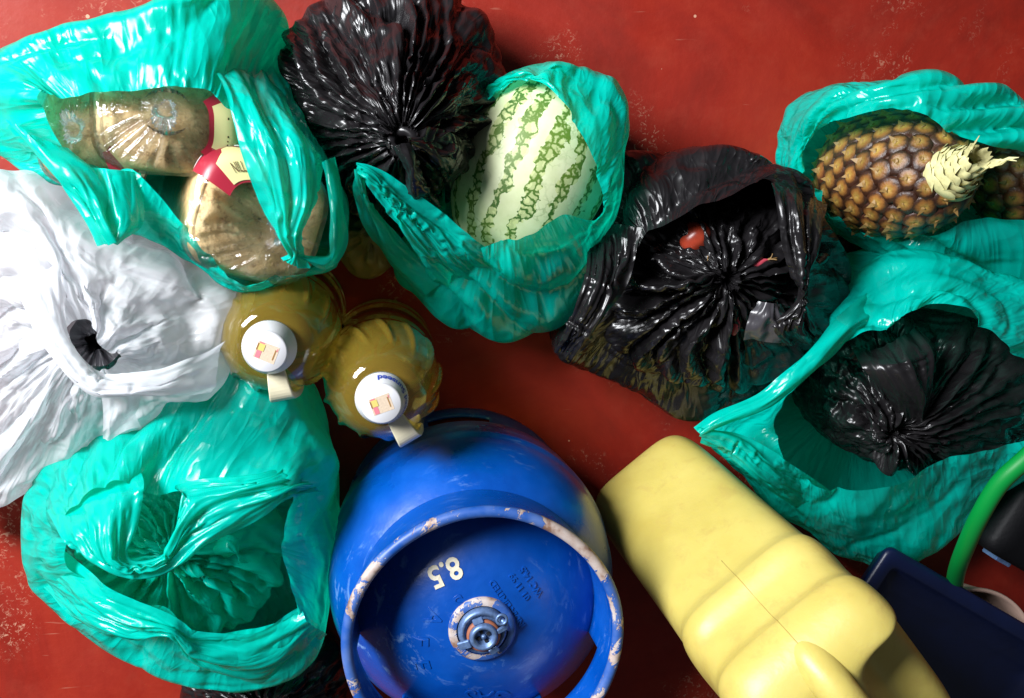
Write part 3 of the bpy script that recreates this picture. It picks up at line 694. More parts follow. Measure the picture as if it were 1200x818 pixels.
def pineapple(label, centre, axis, half, rad, n_eye, crown, seed):
    rng = random.Random(seed); t = thing('pineapple', label, 'pineapple', centre, 'pineapples in the green bag')
    q = Vector(axis).normalized().to_track_quat('Z', 'Y'); t.rotation_mode = 'QUATERNION'; t.rotation_quaternion = q
    t.rotation_mode = 'XYZ'; t.rotation_euler = q.to_euler()
    R_ = lambda s: rad*(max(0, 1-abs(s)**2.6))**0.5*(1.0-0.05*s)
    prof = [(R_(s)*0.96+0.0005, s*half) for s in np.linspace(-0.995, 0.985, 40)]
    local_obj('flesh_core', *lathe(prof, 48, True, True), M_CORE, t)
    zs = np.linspace(-0.985, 0.97, 400); dA = np.array([R_(s)+0.004 for s in zs])*np.sqrt(half**2+np.gradient(np.array([R_(s) for s in zs]), zs)**2)
    cum = np.cumsum(dA); cum /= cum[-1]; area_ = 2*math.pi*np.trapezoid(dA, zs) if hasattr(np, 'trapezoid') else 2*math.pi*np.trapz(dA, zs)
    size = math.sqrt(area_/n_eye/math.pi)*1.10; ga = math.pi*(3-math.sqrt(5))
    for i in range(n_eye):
        s = float(np.interp((i+0.5)/n_eye, cum, zs)); r = R_(s); a_ = i*ga
        ds = 0.01; dr = (R_(min(0.985, s+ds))-R_(max(-0.995, s-ds)))/(2*ds*half)
        nrm = Vector((math.cos(a_), math.sin(a_), -dr)).normalized()
        mer = Vector((dr*math.cos(a_), dr*math.sin(a_), 1)).normalized(); tan = mer.cross(nrm)
        sz = size*rng.uniform(0.93, 1.05)*(1-0.12*s*s)
        m = Matrix(((tan.x, -mer.x, nrm.x), (tan.y, -mer.y, nrm.y), (tan.z, -mer.z, nrm.z)))
        o = link(bpy.data.objects.new('eye', EYE_O if s < -0.30+rng.uniform(-0.25, 0.25) else EYE_G), t)
        o.matrix_local = Matrix.Translation((r*math.cos(a_), r*math.sin(a_), s*half)) @ m.to_4x4() @ Matrix.Diagonal((sz, sz, sz*rng.uniform(0.75, 0.95), 1))
        br = link(bpy.data.objects.new('bract', BRACT), o); br.rotation_euler = (rng.uniform(-0.15, 0.35), 0, rng.uniform(-0.3, 0.3)); br.scale = (rng.uniform(0.5, 0.8), -rng.uniform(0.5, 1.0), rng.uniform(0.8, 1.1))
    if crown:
        base = half*0.93; cd = Vector(crown)                       # crown direction, in the fruit's own axes
        cm = cd.normalized().to_track_quat('Z', 'Y').to_matrix()
        for i in range(34):
            a_ = i*ga; lv = i/34; r = 0.030*(1-0.60*lv); h0 = base-0.012+0.040*lv; ht = rng.uniform(0.010, 0.015); wd = 1.15-0.4*lv
            V = []
            for k in range(5):
                tt = k/4
                for j in range(7):
                    aj = a_+wd*(j/6-0.5)*2*(1-0.35*tt)*0.9; rr = r*(1.0+0.12*math.sin(tt*2.2))-0.002*tt+0.0008*math.cos(j*1.7+i)
                    p = cm @ Vector((rr*math.cos(aj), rr*math.sin(aj), ht*tt+0.040*lv+0.002*math.sin(j*2.1+i)*tt))
                    V.append((p.x, p.y, p.z+base-0.010))
            local_obj('crown_leaf', V, grid_faces(5, 7, False), M_LEAF, t)
        for i in range(11):
            a_ = i*ga*1.3; L = rng.uniform(0.014, 0.038); V = []
            for k in range(6):
                tt = k/5; w = 0.0045*(1-tt)**0.7+0.0003; rr = 0.010+L*0.40*tt*rng.uniform(0.8, 1.2); bend = rng.uniform(-0.004, 0.004)
                for sgn in (-1, 0, 1):
                    p = cm @ Vector((rr*math.cos(a_)-sgn*w*math.sin(a_), rr*math.sin(a_)+sgn*w*math.cos(a_)+bend*tt, 0.036+L*tt-(0.0015 if sgn == 0 else 0)))
                    V.append((p.x, p.y, p.z+base-0.010))
            local_obj('crown_leaf', V, grid_faces(6, 3, False), M_LEAF, t)
    return t
pc = P(1047, 205, 0.116)
pineapple('whole brown pineapple lying with its trimmed pale crown stub showing', pc, (0.12, 0.0, 1.0), 0.106, 0.068, 176, (0.45, -0.12, 1.0), 4)
pineapple('dark pineapple half tucked behind the trimmed crown of another pineapple', P(1222, 214, 0.10), (1.0, -0.1, -0.2), 0.090, 0.060, 140, None, 9)
# ================================================================== bread loaves
def bread_mat():
    n = NT('bread_crust'); co = n.obj(); b = n.b
    a = n.noise(co, 30, 5, 0.65); c = n.ramp(a.outputs[0], [(0.3, (0.60, 0.38, 0.16)), (0.5, (0.74, 0.52, 0.26)), (0.7, (0.82, 0.66, 0.38))]).outputs[0]
    p = n.ramp(n.noise(co, 150, 4, 0.7).outputs[0], [(0.34, (1, 1, 1)), (0.46, (0, 0, 0))]); c = n.mix(n.math('MULTIPLY', p.outputs[0], 0.7), c, (0.26, 0.14, 0.05))
    n.l(c, b.inputs['Base Color']); b.inputs['Roughness'].default_value = 0.75
    h = n.math('ADD', n.noise(co, 60, 5, 0.7).outputs[0], n.math('MULTIPLY', n.noise(co, 190, 4, 0.7).outputs[0], 0.6))
    n.l(n.bump(h, 0.75, 0.003), b.inputs['Normal']); return n.m
def clear_mat():
    n = NT('clear_film'); co = n.obj()
    g = n.new('ShaderNodeBsdfGlossy'); g.inputs['Roughness'].default_value = 0.13; g.inputs['Color'].default_value = (0.95, 0.97, 1, 1)
    d = n.new('ShaderNodeBsdfTranslucent'); d.inputs['Color'].default_value = (0.85, 0.88, 0.86, 1)
    tp = n.new('ShaderNodeBsdfTransparent')
    nb = n.bump(n.noise(co, 70, 3, 0.6, 1.2).outputs[0], 0.5, 0.004)
    fr = n.n.new('ShaderNodeFresnel'); fr.inputs['IOR'].default_value = 1.5; n.l(nb, fr.inputs['Normal']); n.l(nb, g.inputs['Normal'])
    s = n.mixsh(0.14, tp.outputs[0], d.outputs[0])
    n.l(n.mixsh(n.math('ADD', n.math('MULTIPLY', fr.outputs[0], 1.1), 0.03), s, g.outputs[0]), n.out.inputs['Surface']); return n.m
M_BREAD, M_CLEAR = bread_mat(), clear_mat()
M_RED = plain('label_red', (0.34, 0.015, 0.035), 0.35); M_LCREAM = plain('label_cream', (0.75, 0.62, 0.30), 0.4); M_LWHITE = plain('label_white', (0.80, 0.78, 0.76), 0.4)
M_LINK = plain('label_ink', (0.12, 0.05, 0.02), 0.5)
def loaf(label, base_px, top_px, hx, hy, roll, sides, seed, bunch=(0, 0)):
    """loaf standing on end in its clear wrapper; local z runs along the loaf to the gathered end"""
    rng = np.random.default_rng(seed)
    b0, t0 = P(*base_px), P(*top_px); ax = Vector(t0-b0); L = ax.length
    t = thing('bread_loaf', label, 'bread', b0, 'loaves in the green bag')
    az = ax.normalized(); axx = (Vector((1, 0, 0))-az*az.x).normalized(); axy = az.cross(axx)
    m3 = Matrix((axx, axy, az)).transposed() @ Matrix.Rotation(roll, 3, 'Z'); t.rotation_euler = m3.to_euler()
    def se(a_, sx, sy, e=4.0):
        return sx*math.copysign(abs(math.cos(a_))**(2/e), math.cos(a_)), sy*math.copysign(abs(math.sin(a_))**(2/e), math.sin(a_))
    K = 72; rows = [(0.86, 0), (0.97, 0.006), (1, 0.02), (1, L*0.3), (1.0, L*0.6), (1.01, L*0.85), (1.0, L-0.022), (0.96, L-0.009), (0.86, L-0.002), (0.6, L+0.003), (0.3, L+0.005), (0.02, L+0.005)]
    rows = spline(np.array(rows), 60); V = []
    nz = smooth_noise(60, K, 7, 7, rng, True)
    for i, (k, z) in enumerate(rows):
        for j in range(K):
            x, y = se(2*math.pi*j/K, hx*k*(1+0.018*nz[i, j]), hy*k*(1+0.018*nz[i, j]), 3.4); V.append((x, y, z+0.0015*nz[i, j]*(k < 0.9)))
    local_obj('crust', V, grid_faces(60, K, True)+[tuple(reversed(range(K)))], M_BREAD, t)
    # wrapper: tight round the loaf, drawn together at the end
    K = 180; g = 1.04; R0 = 0.0075/hx
    wr = [(g, 0.01), (g, L*0.4), (g, L*0.8), (g, L-0.012), (0.985, L+0.000), (0.86, L+0.0065), (0.6, L+0.0100), (0.34, L+0.0125), (0.17, L+0.0160), (R0, L+0.0210), (R0*0.8, L+0.0255), (R0*1.2, L+0.033), (R0*1.5, L+0.038), (R0*0.8, L+0.043), (R0*0.05, L+0.044)]
    nr = 110; wr = spline(np.array(wr), nr); V = []; n_p = 26
    ph = np.cumsum(0.3+rng.random(K)); ph = ph/ph[-1]*n_p; am = 0.3+0.9*np.abs(smooth_noise(3, K, 3, 34, rng, True)[0]); wn = smooth_noise(nr, K, 18, 20, rng, True); tn = np.clip(0.35*smooth_noise(nr, K, 12, 9, rng, True), -0.7, 0.9)
    for i, (k, z) in enumerate(wr):
        f = min(1, max(0, (z-(L-0.006))/0.010))
        for j in range(K):
            a_ = 2*math.pi*j/K; sx, sy = hx*k, hy*k
            if k < R0*3: sy = hx*k
            x, y = se(a_, sx, sy, 3.4 if k > 0.9 else 2.0+1.4*max(0, (k-0.3)/0.6)); rid = (1-2*abs(math.sin(math.pi*ph[j])))*am[j]
            s = 1+(0.10*rid if z > L+0.014 else 0)+(0.9*tn[i, j]*min(1, (z-L-0.026)/0.008) if z > L+0.026 else 0); q = max(0, 1-k)**0.8
            V.append((x*s+bunch[0]*q, y*s+bunch[1]*q, z+f*0.0026*rid*min(1, k/0.25)*min(1, (1.0-min(1, k))/0.15)+0.0007*wn[i, j]))
    w = local_obj('wrapper', V, grid_faces(nr, K, True), M_CLEAR, t)
    # printed band on some sides of the wrapper: red field, white keyline, cream panel, name
    for (a0, a1, z0, z1, word, wdir) in sides:
        def surf(u, v, off): 
            a_ = math.radians(a0+(a1-a0)*u); k = g+off/hx
            z = L+z0+(z1-z0)*v; k2 = k if z < L-0.012 else k-0.055*((z-L+0.012)/0.012)**2
            if z > L:                        # the print runs on over the shoulder onto the end
                k2 = 0.985-(z-L)/hy; x, y = se(a_, hx*k2, hy*k2, 3.4); return (x, y, float(np.interp(-k2, -wr[:, 0][:-40], wr[:, 1][:-40]))+0.0030+off)
            x, y = se(a_, hx*k2, hy*k2, 3.4); return (x, y, z+off*0.6)
        def patch(nm, u0, u1, v0, v1, off, mat, wave=0.0):
            nu, nv = 26, 12; V = []
            for iv in range(nv):
                for iu in range(nu):
                    u, v = u0+(u1-u0)*iu/(nu-1), v0+(v1-v0)*iv/(nv-1)
                    V.append(surf(u, v+wave*math.sin(u*9.0)*(1-iv/(nv-1)), off))
            return local_obj(nm, V, grid_faces(nv, nu, False), mat, w)
        patch('label_band', 0, 1, 0, 1, 0.0012, M_RED, 0.05)
        patch('label_line', 0.02, 0.98, 0.045, 0.075, 0.0020, M_LWHITE, 0.05); patch('label_line', 0.02, 0.98, 0.10, 0.115, 0.0020, M_LWHITE, 0.05)
        patch('label_panel', 0.25, 0.80, 0.42, 0.95, 0.0020, M_LCREAM, 0.08)
        um, vm = 0.52, 0.70; circ = math.radians(abs(a1-a0))*0.5*(hx+hy)*1.25; hgt = z1-z0; sg = 1 if a1 > a0 else -1
        text_mesh('label_lettering', word, hgt*0.30, M_LINK, w, (0, 0, 0), 0, 0.0, lambda p: surf(um+wdir*p[0]/circ, vm+wdir*p[1]/hgt, 0.0028))
        for k in range(6):
            e = 0.06-0.006*k; patch('label_mark', 0.25+0.085*k, 0.25+0.085*k+e, 0.20, 0.33-0.012*k, 0.0020, M_LWHITE)
    return t
loaf('wrapped loaf with its gathered clear end up, in the middle of the open bread bag', (206, 122, 0.05), (196, 143, 0.258), 0.064, 0.048, -0.06, [(-48, 42, -0.045, 0.020, 'NILLA', 1)], 3, (0.0, 0.014))
loaf('wrapped loaf with dark red label leaning against the end of the bread bag', (124, 165, 0.04), (112, 158, 0.246), 0.046, 0.050, -0.2, [(-65, 65, -0.012, 0.034, 'NILLA', 1)], 5, (-0.02, 0.0))
loaf('brown wrapped loaf pushed out under the loop of the bread bag handle', (255, 238, 0.05), (303, 256, 0.252), 0.063, 0.058, -0.30, [(66, 168, -0.016, 0.026, 'NILLA', -1)], 8, (0.022, -0.006))

# ================================================================== corner by the wall: tub, pipe, bowl, black case
M_TUB = plain('navy_plastic', (0.0018, 0.006, 0.038), 0.4, vary=0.2, bump=(60, 0.15, 0.003))
def rrect(L, W, r, n=8):
    out = []
    for cx, cy, a0 in ((L-r, W-r, 0), (r, W-r, 90), (r, r, 180), (L-r, r, 270)):
        for k in range(n):
            a_ = math.radians(a0+90*k/(n-1)); out.append((cx+r*math.cos(a_), cy+r*math.sin(a_)))
    return out
A0, B0 = P(1038, 636, 0.145), P(1290, 782, 0.145)
tubt = thing('blue_tray', 'dark blue plastic tray lying on the pink basin behind the jerrycan', 'tray', (A0[0], A0[1], 0))
uv = (B0-A0)[:2]; TL = 0.34; tubt.rotation_euler = (0, 0, math.atan2(uv[1], uv[0]))
TW = 0.17
def tub_ring(ins, z): return [(ins+x*(TL-2*ins)/TL, ins+y*(TW-2*ins)/TW-TW, z) for x, y in rrect(TL, TW, 0.012)]
rings = [tub_ring(0.016, 0.1215), tub_ring(0.010, 0.128), tub_ring(0.002, 0.146), tub_ring(0.0, 0.148), tub_ring(0.0, 0.154), tub_ring(0.003, 0.157), tub_ring(0.016, 0.157), tub_ring(0.020, 0.154), tub_ring(0.028, 0.136), tub_ring(0.046, 0.134), tub_ring(0.052, 0.1275), tub_ring(0.07, 0.1265)]
V = [p for r in rings for p in r]; K = len(rings[0])
o = local_obj('panel', V, grid_faces(len(rings), K, True)+[tuple(reversed(range(K))), tuple((len(rings)-1)*K+j for j in range(K))], M_TUB, tubt)
pipe = thing('green_pipe', 'bright green plastic pipe curving up past the blue tray', 'pipe', P(1120, 690, 0.0))
M_PIPE = plain('green_plastic', (0.0, 0.22, 0.035), 0.4)
pp = spline(PP([(1240, 500, 0.30), (1205, 535, 0.285), (1172, 566, 0.27), (1148, 605, 0.25), (1131, 642, 0.215), (1121, 670, 0.165), (1117, 695, 0.11), (1112, 715, 0.05), (1110, 725, 0.022)]), 60)
mesh_obj('pipe_wall', *tube(pp, 0.0100, 20), M_PIPE, pipe)
bc = P(1128, 770, 0.115)
bowl = thing('basin', 'pale pink basin mostly hidden under the blue tray', 'basin', (bc[0], bc[1], 0))
M_BOWL = plain('pink_enamel', (0.62, 0.42, 0.34), 0.4)
local_obj('shell', *lathe([(0.0004, 0.0), (0.06, 0.0), (0.062, 0.006), (0.075, 0.04), (0.088, 0.09), (0.094, 0.113), (0.0965, 0.116), (0.0955, 0.1195), (0.091, 0.117), (0.085, 0.09), (0.072, 0.042), (0.05, 0.012), (0.0004, 0.01)], 96), M_BOWL, bowl)
case_c = P(1190, 610, 0.05)
case = thing('black_case', 'black case with a small metal clasp beside the green pipe', 'case', (case_c[0], case_c[1], 0))
case.rotation_euler = (0, 0, -0.5)
M_CASE = plain('black_case', (0.003, 0.003, 0.004), 0.6, spec=0.2, bump=(200, 0.3, 0.002))
rg = [[(x-0.08, y-0.05, z) for x, y in [(i+(0.16-2*i)*a_/0.16, i+(0.10-2*i)*b_/0.10) for a_, b_ in rrect(0.16, 0.10, 0.018)]] for i, z in ((0.006, 0.0), (0.0, 0.008), (0.0, 0.085), (0.002, 0.086), (0.002, 0.088), (0.0, 0.089), (0.0, 0.125), (0.006, 0.133), (0.03, 0.136))]
K = len(rg[0]); local_obj('box', [p for r in rg for p in r], grid_faces(len(rg), K, True)+[tuple(reversed(range(K))), tuple((len(rg)-1)*K+j for j in range(K))], M_CASE, case)
bm = bmesh.new()
bmesh.ops.create_cube(bm, size=1, matrix=Matrix.Translation((-0.035, -0.0525, 0.10)) @ Matrix.Diagonal((0.024, 0.006, 0.03, 1))); bmesh.ops.bevel(bm, geom=bm.edges[:], offset=0.001, segments=2, affect='EDGES')
bm_obj('clasp', bm, M_STEEL, case, False)
# ================================================================== bags
def open_bag(parent, sil, rim, mat, seed, name='bag_wall', z0=0.003, floor_k=0.14, bulge=0.006, hem=True, mids=(0.35, 0.7), **kw):
    S, R_ = PP(sil), PP(rim); c = S.mean(axis=0)
    r0 = toward(S, c, floor_k); r0[:, 2] = z0
    r1 = toward(S, c, 0.03); r1[:, 2] = z0+(S[:, 2]-z0)*0.5
    rc = toward(S, c, 0.97); rc[:, 2] = z0; rows = [rc, r0, r1, S]+[mixr(S, R_, m, bulge) for m in mids]+[R_]
    kw.setdefault('pleat', (9, 0.006, lambda v: np.clip((v-0.45)/0.4, 0, 1)))
    return film(name, rows, mat, parent, seed=seed, **kw)
def ell(cx, cy, rx, ry, z, n=14, seed=0, j=0.06):
    r = random.Random(seed); return [(cx+rx*math.cos(-2*math.pi*k/n+math.pi)*(1+r.uniform(-j, j)), cy-ry*math.sin(-2*math.pi*k/n+math.pi)*(1+r.uniform(-j, j)), z*(1+r.uniform(-j, j))) for k in range(n)]

# ---- green bag with bread
tA = thing('carrier_bag', 'green carrier bag full of wrapped bread loaves', 'plastic bag', P(200, 180, 0), 'green carrier bags')
open_bag(tA, [(-25, 160, .200), (-35, 85, .215), (55, 38, .225), (130, 17, .235), (205, -4, .245), (270, -14, .220), (322, 8, .160), (338, 70, .150), (360, 140, .180), (392, 200, .200), (406, 262, .200), (395, 312, .200),
              (345, 328, .215), (285, 342, .225), (225, 306, .235), (150, 262, .235), (70, 215, .220), (10, 185, .200)],
         [(55, 140, .275), (47, 106, .285), (90, 112, .285), (140, 108, .285), (195, 100, .290), (245, 103, .285), (270, 125, .275), (305, 135, .255), (345, 165, .245), (384, 205, .235), (396, 255, .225), (382, 300, .215),
          (342, 322, .245), (284, 330, .262), (230, 283, .270), (166, 203, .268), (125, 200, .255), (82, 180, .265)], M_GREEN, 11, pleat=(7, 0.003, lambda v: np.clip((v-0.45)/0.4, 0, 1)))
strap('handle', [((5, 140, .275), (80, 172, .275)), ((45, 190, .290), (104, 198, .287)), ((85, 235, .297), (122, 230, .297)), ((112, 266, .301), (134, 268, .301)), ((124, 283, .299), (140, 282, .299))], M_GREEN, tA, 12)
strap('handle', [((122, 278, .297), (138, 283, .297)), ((128, 262, .295), (162, 266, .289)), ((118, 225, .287), (170, 240, .275)), ((106, 196, .272), (166, 203, .265))], M_GREEN, tA, 13)
strap('handle', [((225, 40, .215), (335, 90, .17)), ((262, 100, .288), (356, 145, .255)), ((284, 175, .310), (379, 182, .285)), ((306, 230, .308), (374, 232, .291)), ((326, 276, .301), (353, 272, .297)), ((339, 296, .291), (351, 298, .291)), ((330, 302, .289), (356, 312, .287))], M_GREEN, tA, 14)
strap('handle', [((346, 294, .287), (352, 303, .287)), ((385, 300, .273), (382, 316, .270)), ((388, 275, .260), (406, 285, .255)), ((386, 235, .245), (402, 232, .240)), ((378, 190, .237), (390, 185, .230))], M_GREEN, tA, 15)

# ---- black tied bag
tB = thing('tied_black_bag', 'round black plastic bag gathered into a knot, between the bread and the watermelon', 'plastic bag', P(460, 130, 0))
tied('bag_wall', (472, 166, .255), [(322, 95, .16), (335, 50, .16), (370, 8, .15), (420, -28, .13), (475, -36, .12), (530, -8, .12), (575, 45, .12), (592, 95, .12), (588, 145, .12), (565, 195, .11), (530, 230, .11), (480, 250, .12), (425, 250, .12), (372, 225, .13), (345, 170, .14), (328, 130, .15)],
     M_BLACK, tB, neck_r=0.010, tuft=0.02, tuft_r=0.016, dome=0.028, seed=21, n_pleat=24, pleat_amp=0.013)
strap('tail', [((466, 170, .275), (480, 170, .275)), ((470, 190, .270), (494, 192, .268)), ((474, 215, .255), (506, 218, .250)), ((480, 245, .225), (516, 242, .220))], M_BLACK, tB, 22, ex=0.14, amp=0.006)
strap('tail', [((480, 162, .275), (486, 172, .275)), ((505, 150, .262), (505, 190, .258)), ((530, 160, .235), (520, 205, .235)), ((550, 185, .19), (530, 222, .19))], M_BLACK, tB, 23, ex=0.14, amp=0.006)
knot_v, knot_f = tube([P(472, 166, .268)+[0.011*math.cos(a_), 0.010*math.sin(a_), 0.004*math.sin(2*a_)] for a_ in np.linspace(0, 2*math.pi, 24)], [0.0055+0.001*math.sin(k*1.3) for k in range(24)], 10)
subsurf(mesh_obj('knot', knot_v, knot_f, M_BLACK, tB))

# ---- green bag with watermelon
tC = thing('carrier_bag', 'green carrier bag wrapped around the watermelon', 'plastic bag', P(600, 250, 0), 'green carrier bags')
open_bag(tC, [(462, 318, .09), (478, 270, .09), (520, 205, .09), (560, 125, .12), (588, 97, .17), (622, 83, .20), (652, 73, .20), (692, 84, .19), (724, 97, .19), (738, 150, .18), (731, 205, .17), (713, 275, .15), (697, 335, .12), (660, 376, .10), (600, 396, .10), (540, 384, .10), (495, 355, .09)],
         [(500, 312, .13), (505, 265, .15), (530, 215, .15), (566, 135, .17), (598, 99, .19), (632, 96, .225), (657, 118, .240), (677, 150, .243), (694, 185, .240), (705, 212, .235), (706, 240, .23), (690, 257, .225), (660, 252, .232), (625, 268, .232), (590, 286, .225), (560, 288, .21), (530, 300, .18)],
         M_GREEN, 31, colliders=[COL_MELON])
strap('handle', [((418, 196, .262), (427, 206, .262)), ((433, 199, .262), (438, 220, .260)), ((472, 222, .252), (462, 252, .246)), ((517, 252, .238), (488, 292, .222)), ((562, 288, .222), (512, 322, .180)), ((600, 310, .165), (548, 356, .09))], M_GREEN, tC, 32, colliders=[COL_MELON])
strap('handle', [((419, 197, .260), (426, 207, .260)), ((419, 222, .240), (434, 232, .242)), ((430, 262, .195), (455, 262, .200)), ((452, 310, .135), (488, 300, .150)), ((490, 348, .105), (525, 325, .135))], M_GREEN, tC, 33)

M_BLACK_LIGHTENED = film_mat('black_film_lightened', (0.045, 0.042, 0.048), (0.06, 0.05, 0.05), 0.3, 0.0, 0.0, 0.5)  # lighter copy of the black film; on the flap, light painted as grey
# ---- wide black bag with shallots
tD = thing('open_black_bag', 'open black plastic bag holding shallots, between the watermelon and the pineapples', 'plastic bag', P(840, 330, 0))
open_bag(tD, [(700, 300, .10), (712, 240, .12), (730, 190, .13), (770, 178, .14), (830, 177, .15), (890, 180, .16), (940, 207, .17), (955, 240, .16), (985, 300, .13), (995, 350, .12), (968, 415, .12), (920, 455, .11), (860, 478, .09), (805, 488, .08), (750, 460, .08), (692, 434, .09), (655, 414, .12), (675, 360, .11)],
         [(745, 305, .19), (748, 290, .195), (756, 270, .20), (785, 262, .205), (822, 246, .21), (862, 224, .213), (895, 208, .213), (930, 245, .21), (940, 300, .205), (936, 350, .19), (920, 380, .165), (885, 390, .15), (850, 395, .14), (805, 400, .14), (775, 385, .14), (750, 370, .145), (738, 350, .15), (742, 325, .17)],
         M_BLACK, 41, ex=0.035, noise=0.05, amp=0.006)
tD2 = thing('tied_black_bag', 'pleated black plastic bundle nested inside the open black bag with the tomato', 'plastic bag', P(838, 338, 0))
tied('bag_wall', (850, 326, .192), ell(836, 338, 142, 112, .135, 14, 3), M_BLACK, tD2, neck_r=0.008, tuft=0.016, tuft_r=0.012, dome=0.012, seed=42, n_pleat=22, pleat_amp=0.009, ex=0.09, amp=0.007, z0=0.012)
strap('handle', [((690, 262, .12), (752, 268, .195)), ((688, 325, .205), (728, 340, .200)), ((668, 380, .195), (690, 392, .195)), ((652, 408, .170), (668, 418, .168))], M_BLACK, tD, 43, ex=0.08)
strap('handle', [((900, 192, .175), (968, 240, .155)), ((908, 225, .226), (964, 258, .205)), ((916, 270, .240), (960, 285, .225)), ((928, 320, .245), (948, 322, .242)), ((934, 350, .240), (943, 350, .240)), ((905, 385, .230), (955, 378, .226)), ((915, 402, .215), (970, 398, .205))], M_BLACK, tD, 44, ex=0.06)
strap('flap', [((872, 398, .215), (930, 398, .205)), ((878, 372, .228), (925, 376, .222)), ((888, 354, .226), (916, 356, .222))], M_BLACK_LIGHTENED, tD, 45, gather=0, ex=0.07, amp=0.004, noise=0.012, aniso=1.5)  # black plastic tab, the light on it put into its colour
M_TOM = plain('tomato_skin', (0.36, 0.045, 0.02), 0.3, vary=0.3, vscale=40)
M_SHAL = plain('shallot_skin', (0.50, 0.06, 0.09), 0.4, vary=0.4, vscale=90)
def bulb(name, label, cat, px, L, r, axis, mat, stem=True, group=None, tail=0.0):
    c = P(*px); t = thing(name, label, cat, c, group); t.rotation_euler = Vector(axis).to_track_quat('Z', 'Y').to_euler()
    pr = [(0.0003, -L), (r*0.45, -L*0.93), (r*0.85, -L*0.55), (r, -L*0.05), (r*0.86, L*0.42), (r*0.5, L*0.74), (r*0.2, L*0.95), (r*0.13, L*1.15)]
    pr = spline(np.array(pr), 28); pr[:, 0] = np.maximum(pr[:, 0], 0.0002); V, f = lathe(pr, 32, True); V = V.reshape(28, 32, 3)
    for j in range(32): V[:, j, :2] *= 1+0.03*math.cos(5*2*math.pi*j/32)
    local_obj('skin', V.reshape(-1, 3), f, mat, t)
    for k in range(3 if stem else 0):
        a_ = k*2.1; q = spline(np.array([(0, 0, L*1.0), (r*0.2*math.cos(a_), r*0.2*math.sin(a_), L*1.25), (r*0.9*math.cos(a_), r*0.9*math.sin(a_), L*(1.45+0.15*k))]), 8)
        local_obj('stem_end', *tube(q, np.linspace(0.0011, 0.0004, 8), 6), M_BRACT, t)
    return t
bulb('tomato', 'dull red tomato under the back edge of the open black bag', 'tomato', (815, 279, .165), 0.018, 0.019, (0.5, -0.6, 0.3), M_TOM)
bulb('shallot', 'pink shallot with dry stalks beside the knot inside the open black bag', 'shallot', (885, 309, .190), 0.014, 0.0052, (0.9, 0.35, 0.25), M_SHAL)
bulb('shallot', 'small pink shallot beside the lightened black flap inside the open black bag', 'shallot', (862, 383, .186), 0.010, 0.0048, (0.1, 0.9, 0.2), M_SHAL, False)

# ---- green bag with pineapples
tE = thing('carrier_bag', 'green carrier bag holding the pineapples', 'plastic bag', P(1110, 210, 0), 'green carrier bags')
open_bag(tE, [(926, 215, .06), (930, 172, .08), (950, 135, .12), (990, 103, .16), (1045, 97, .19), (1100, 91, .20), (1160, 103, .20), (1230, 130, .20), (1300, 200, .15), (1300, 280, .15), (1230, 325, .14), (1170, 330, .12), (1090, 305, .11), (1030, 292, .08), (975, 262, .07), (944, 240, .07)],
         [(943, 204, .085), (943, 174, .10), (960, 150, .135), (1000, 136, .18), (1050, 127, .215), (1095, 138, .23), (1140, 166, .23), (1215, 182, .22), (1260, 215, .20), (1262, 248, .20), (1220, 258, .20), (1165, 262, .19), (1110, 268, .17), (1050, 280, .12), (985, 258, .10), (955, 225, .12)],
         M_GREEN, 51)

# ---- green bag with a black bag inside
tF = thing('carrier_bag', 'green carrier bag with a black bundle inside, beside the yellow jerrycan', 'plastic bag', P(1060, 470, 0), 'green carrier bags')
open_bag(tF, [(838, 520, .09), (880, 470, .10), (930, 420, .11), (985, 350, .13), (1040, 308, .15), (1100, 300, .17), (1160, 315, .17), (1240, 360, .17), (1290, 430, .15), (1290, 520, .14), (1200, 560, .14), (1130, 614, .12), (1062, 664, .10), (1000, 656, .10), (925, 610, .10), (866, 558, .09)],
         [(905, 500, .19), (935, 465, .20), (960, 425, .21), (1005, 395, .22), (1040, 388, .225), (1065, 362, .23), (1110, 355, .23), (1165, 395, .23), (1230, 450, .22), (1240, 505, .22), (1195, 518, .215), (1130, 535, .21), (1060, 560, .205), (985, 572, .20), (945, 558, .19), (915, 530, .19)],
         M_GREEN, 61)
strap('handle', [((813, 500, .215), (822, 510, .215)), ((838, 482, .222), (850, 500, .220)), ((888, 460, .228), (905, 480, .222)), ((935, 420, .232), (958, 438, .224)), ((980, 372, .215), (1000, 394, .215)), ((1015, 345, .16), (1030, 375, .18))], M_GREEN, tF, 62)
strap('handle', [((815, 505, .213), (824, 513, .213)), ((858, 512, .208), (852, 526, .205)), ((903, 535, .204), (888, 558, .195)), ((946, 556, .190), (925, 590, .14)), ((985, 585, .14), (960, 615, .08))], M_GREEN, tF, 63)
tG = thing('tied_black_bag', 'black plastic bundle inside the green carrier bag beside the jerrycan', 'plastic bag', P(1075, 470, 0))
tied('bag_wall', (1035, 508, .175), ell(1100, 462, 140, 92, .125, 14, 5), M_BLACK, tG, neck_r=0.009, tuft=0.014, tuft_r=0.012, dome=0.03, seed=64, n_pleat=18, pleat_amp=0.008, z0=0.008, ex=0.03)

strap('fold', [((1000, 410, .17), (1075, 382, .17)), ((1012, 432, .200), (1098, 408, .195)), ((1038, 465, .200), (1096, 445, .195)), ((1050, 505, .165), (1088, 492, .165))], M_BLACK, tG, 65, bow=0.022, gather=0, ex=0.05, amp=0.006)

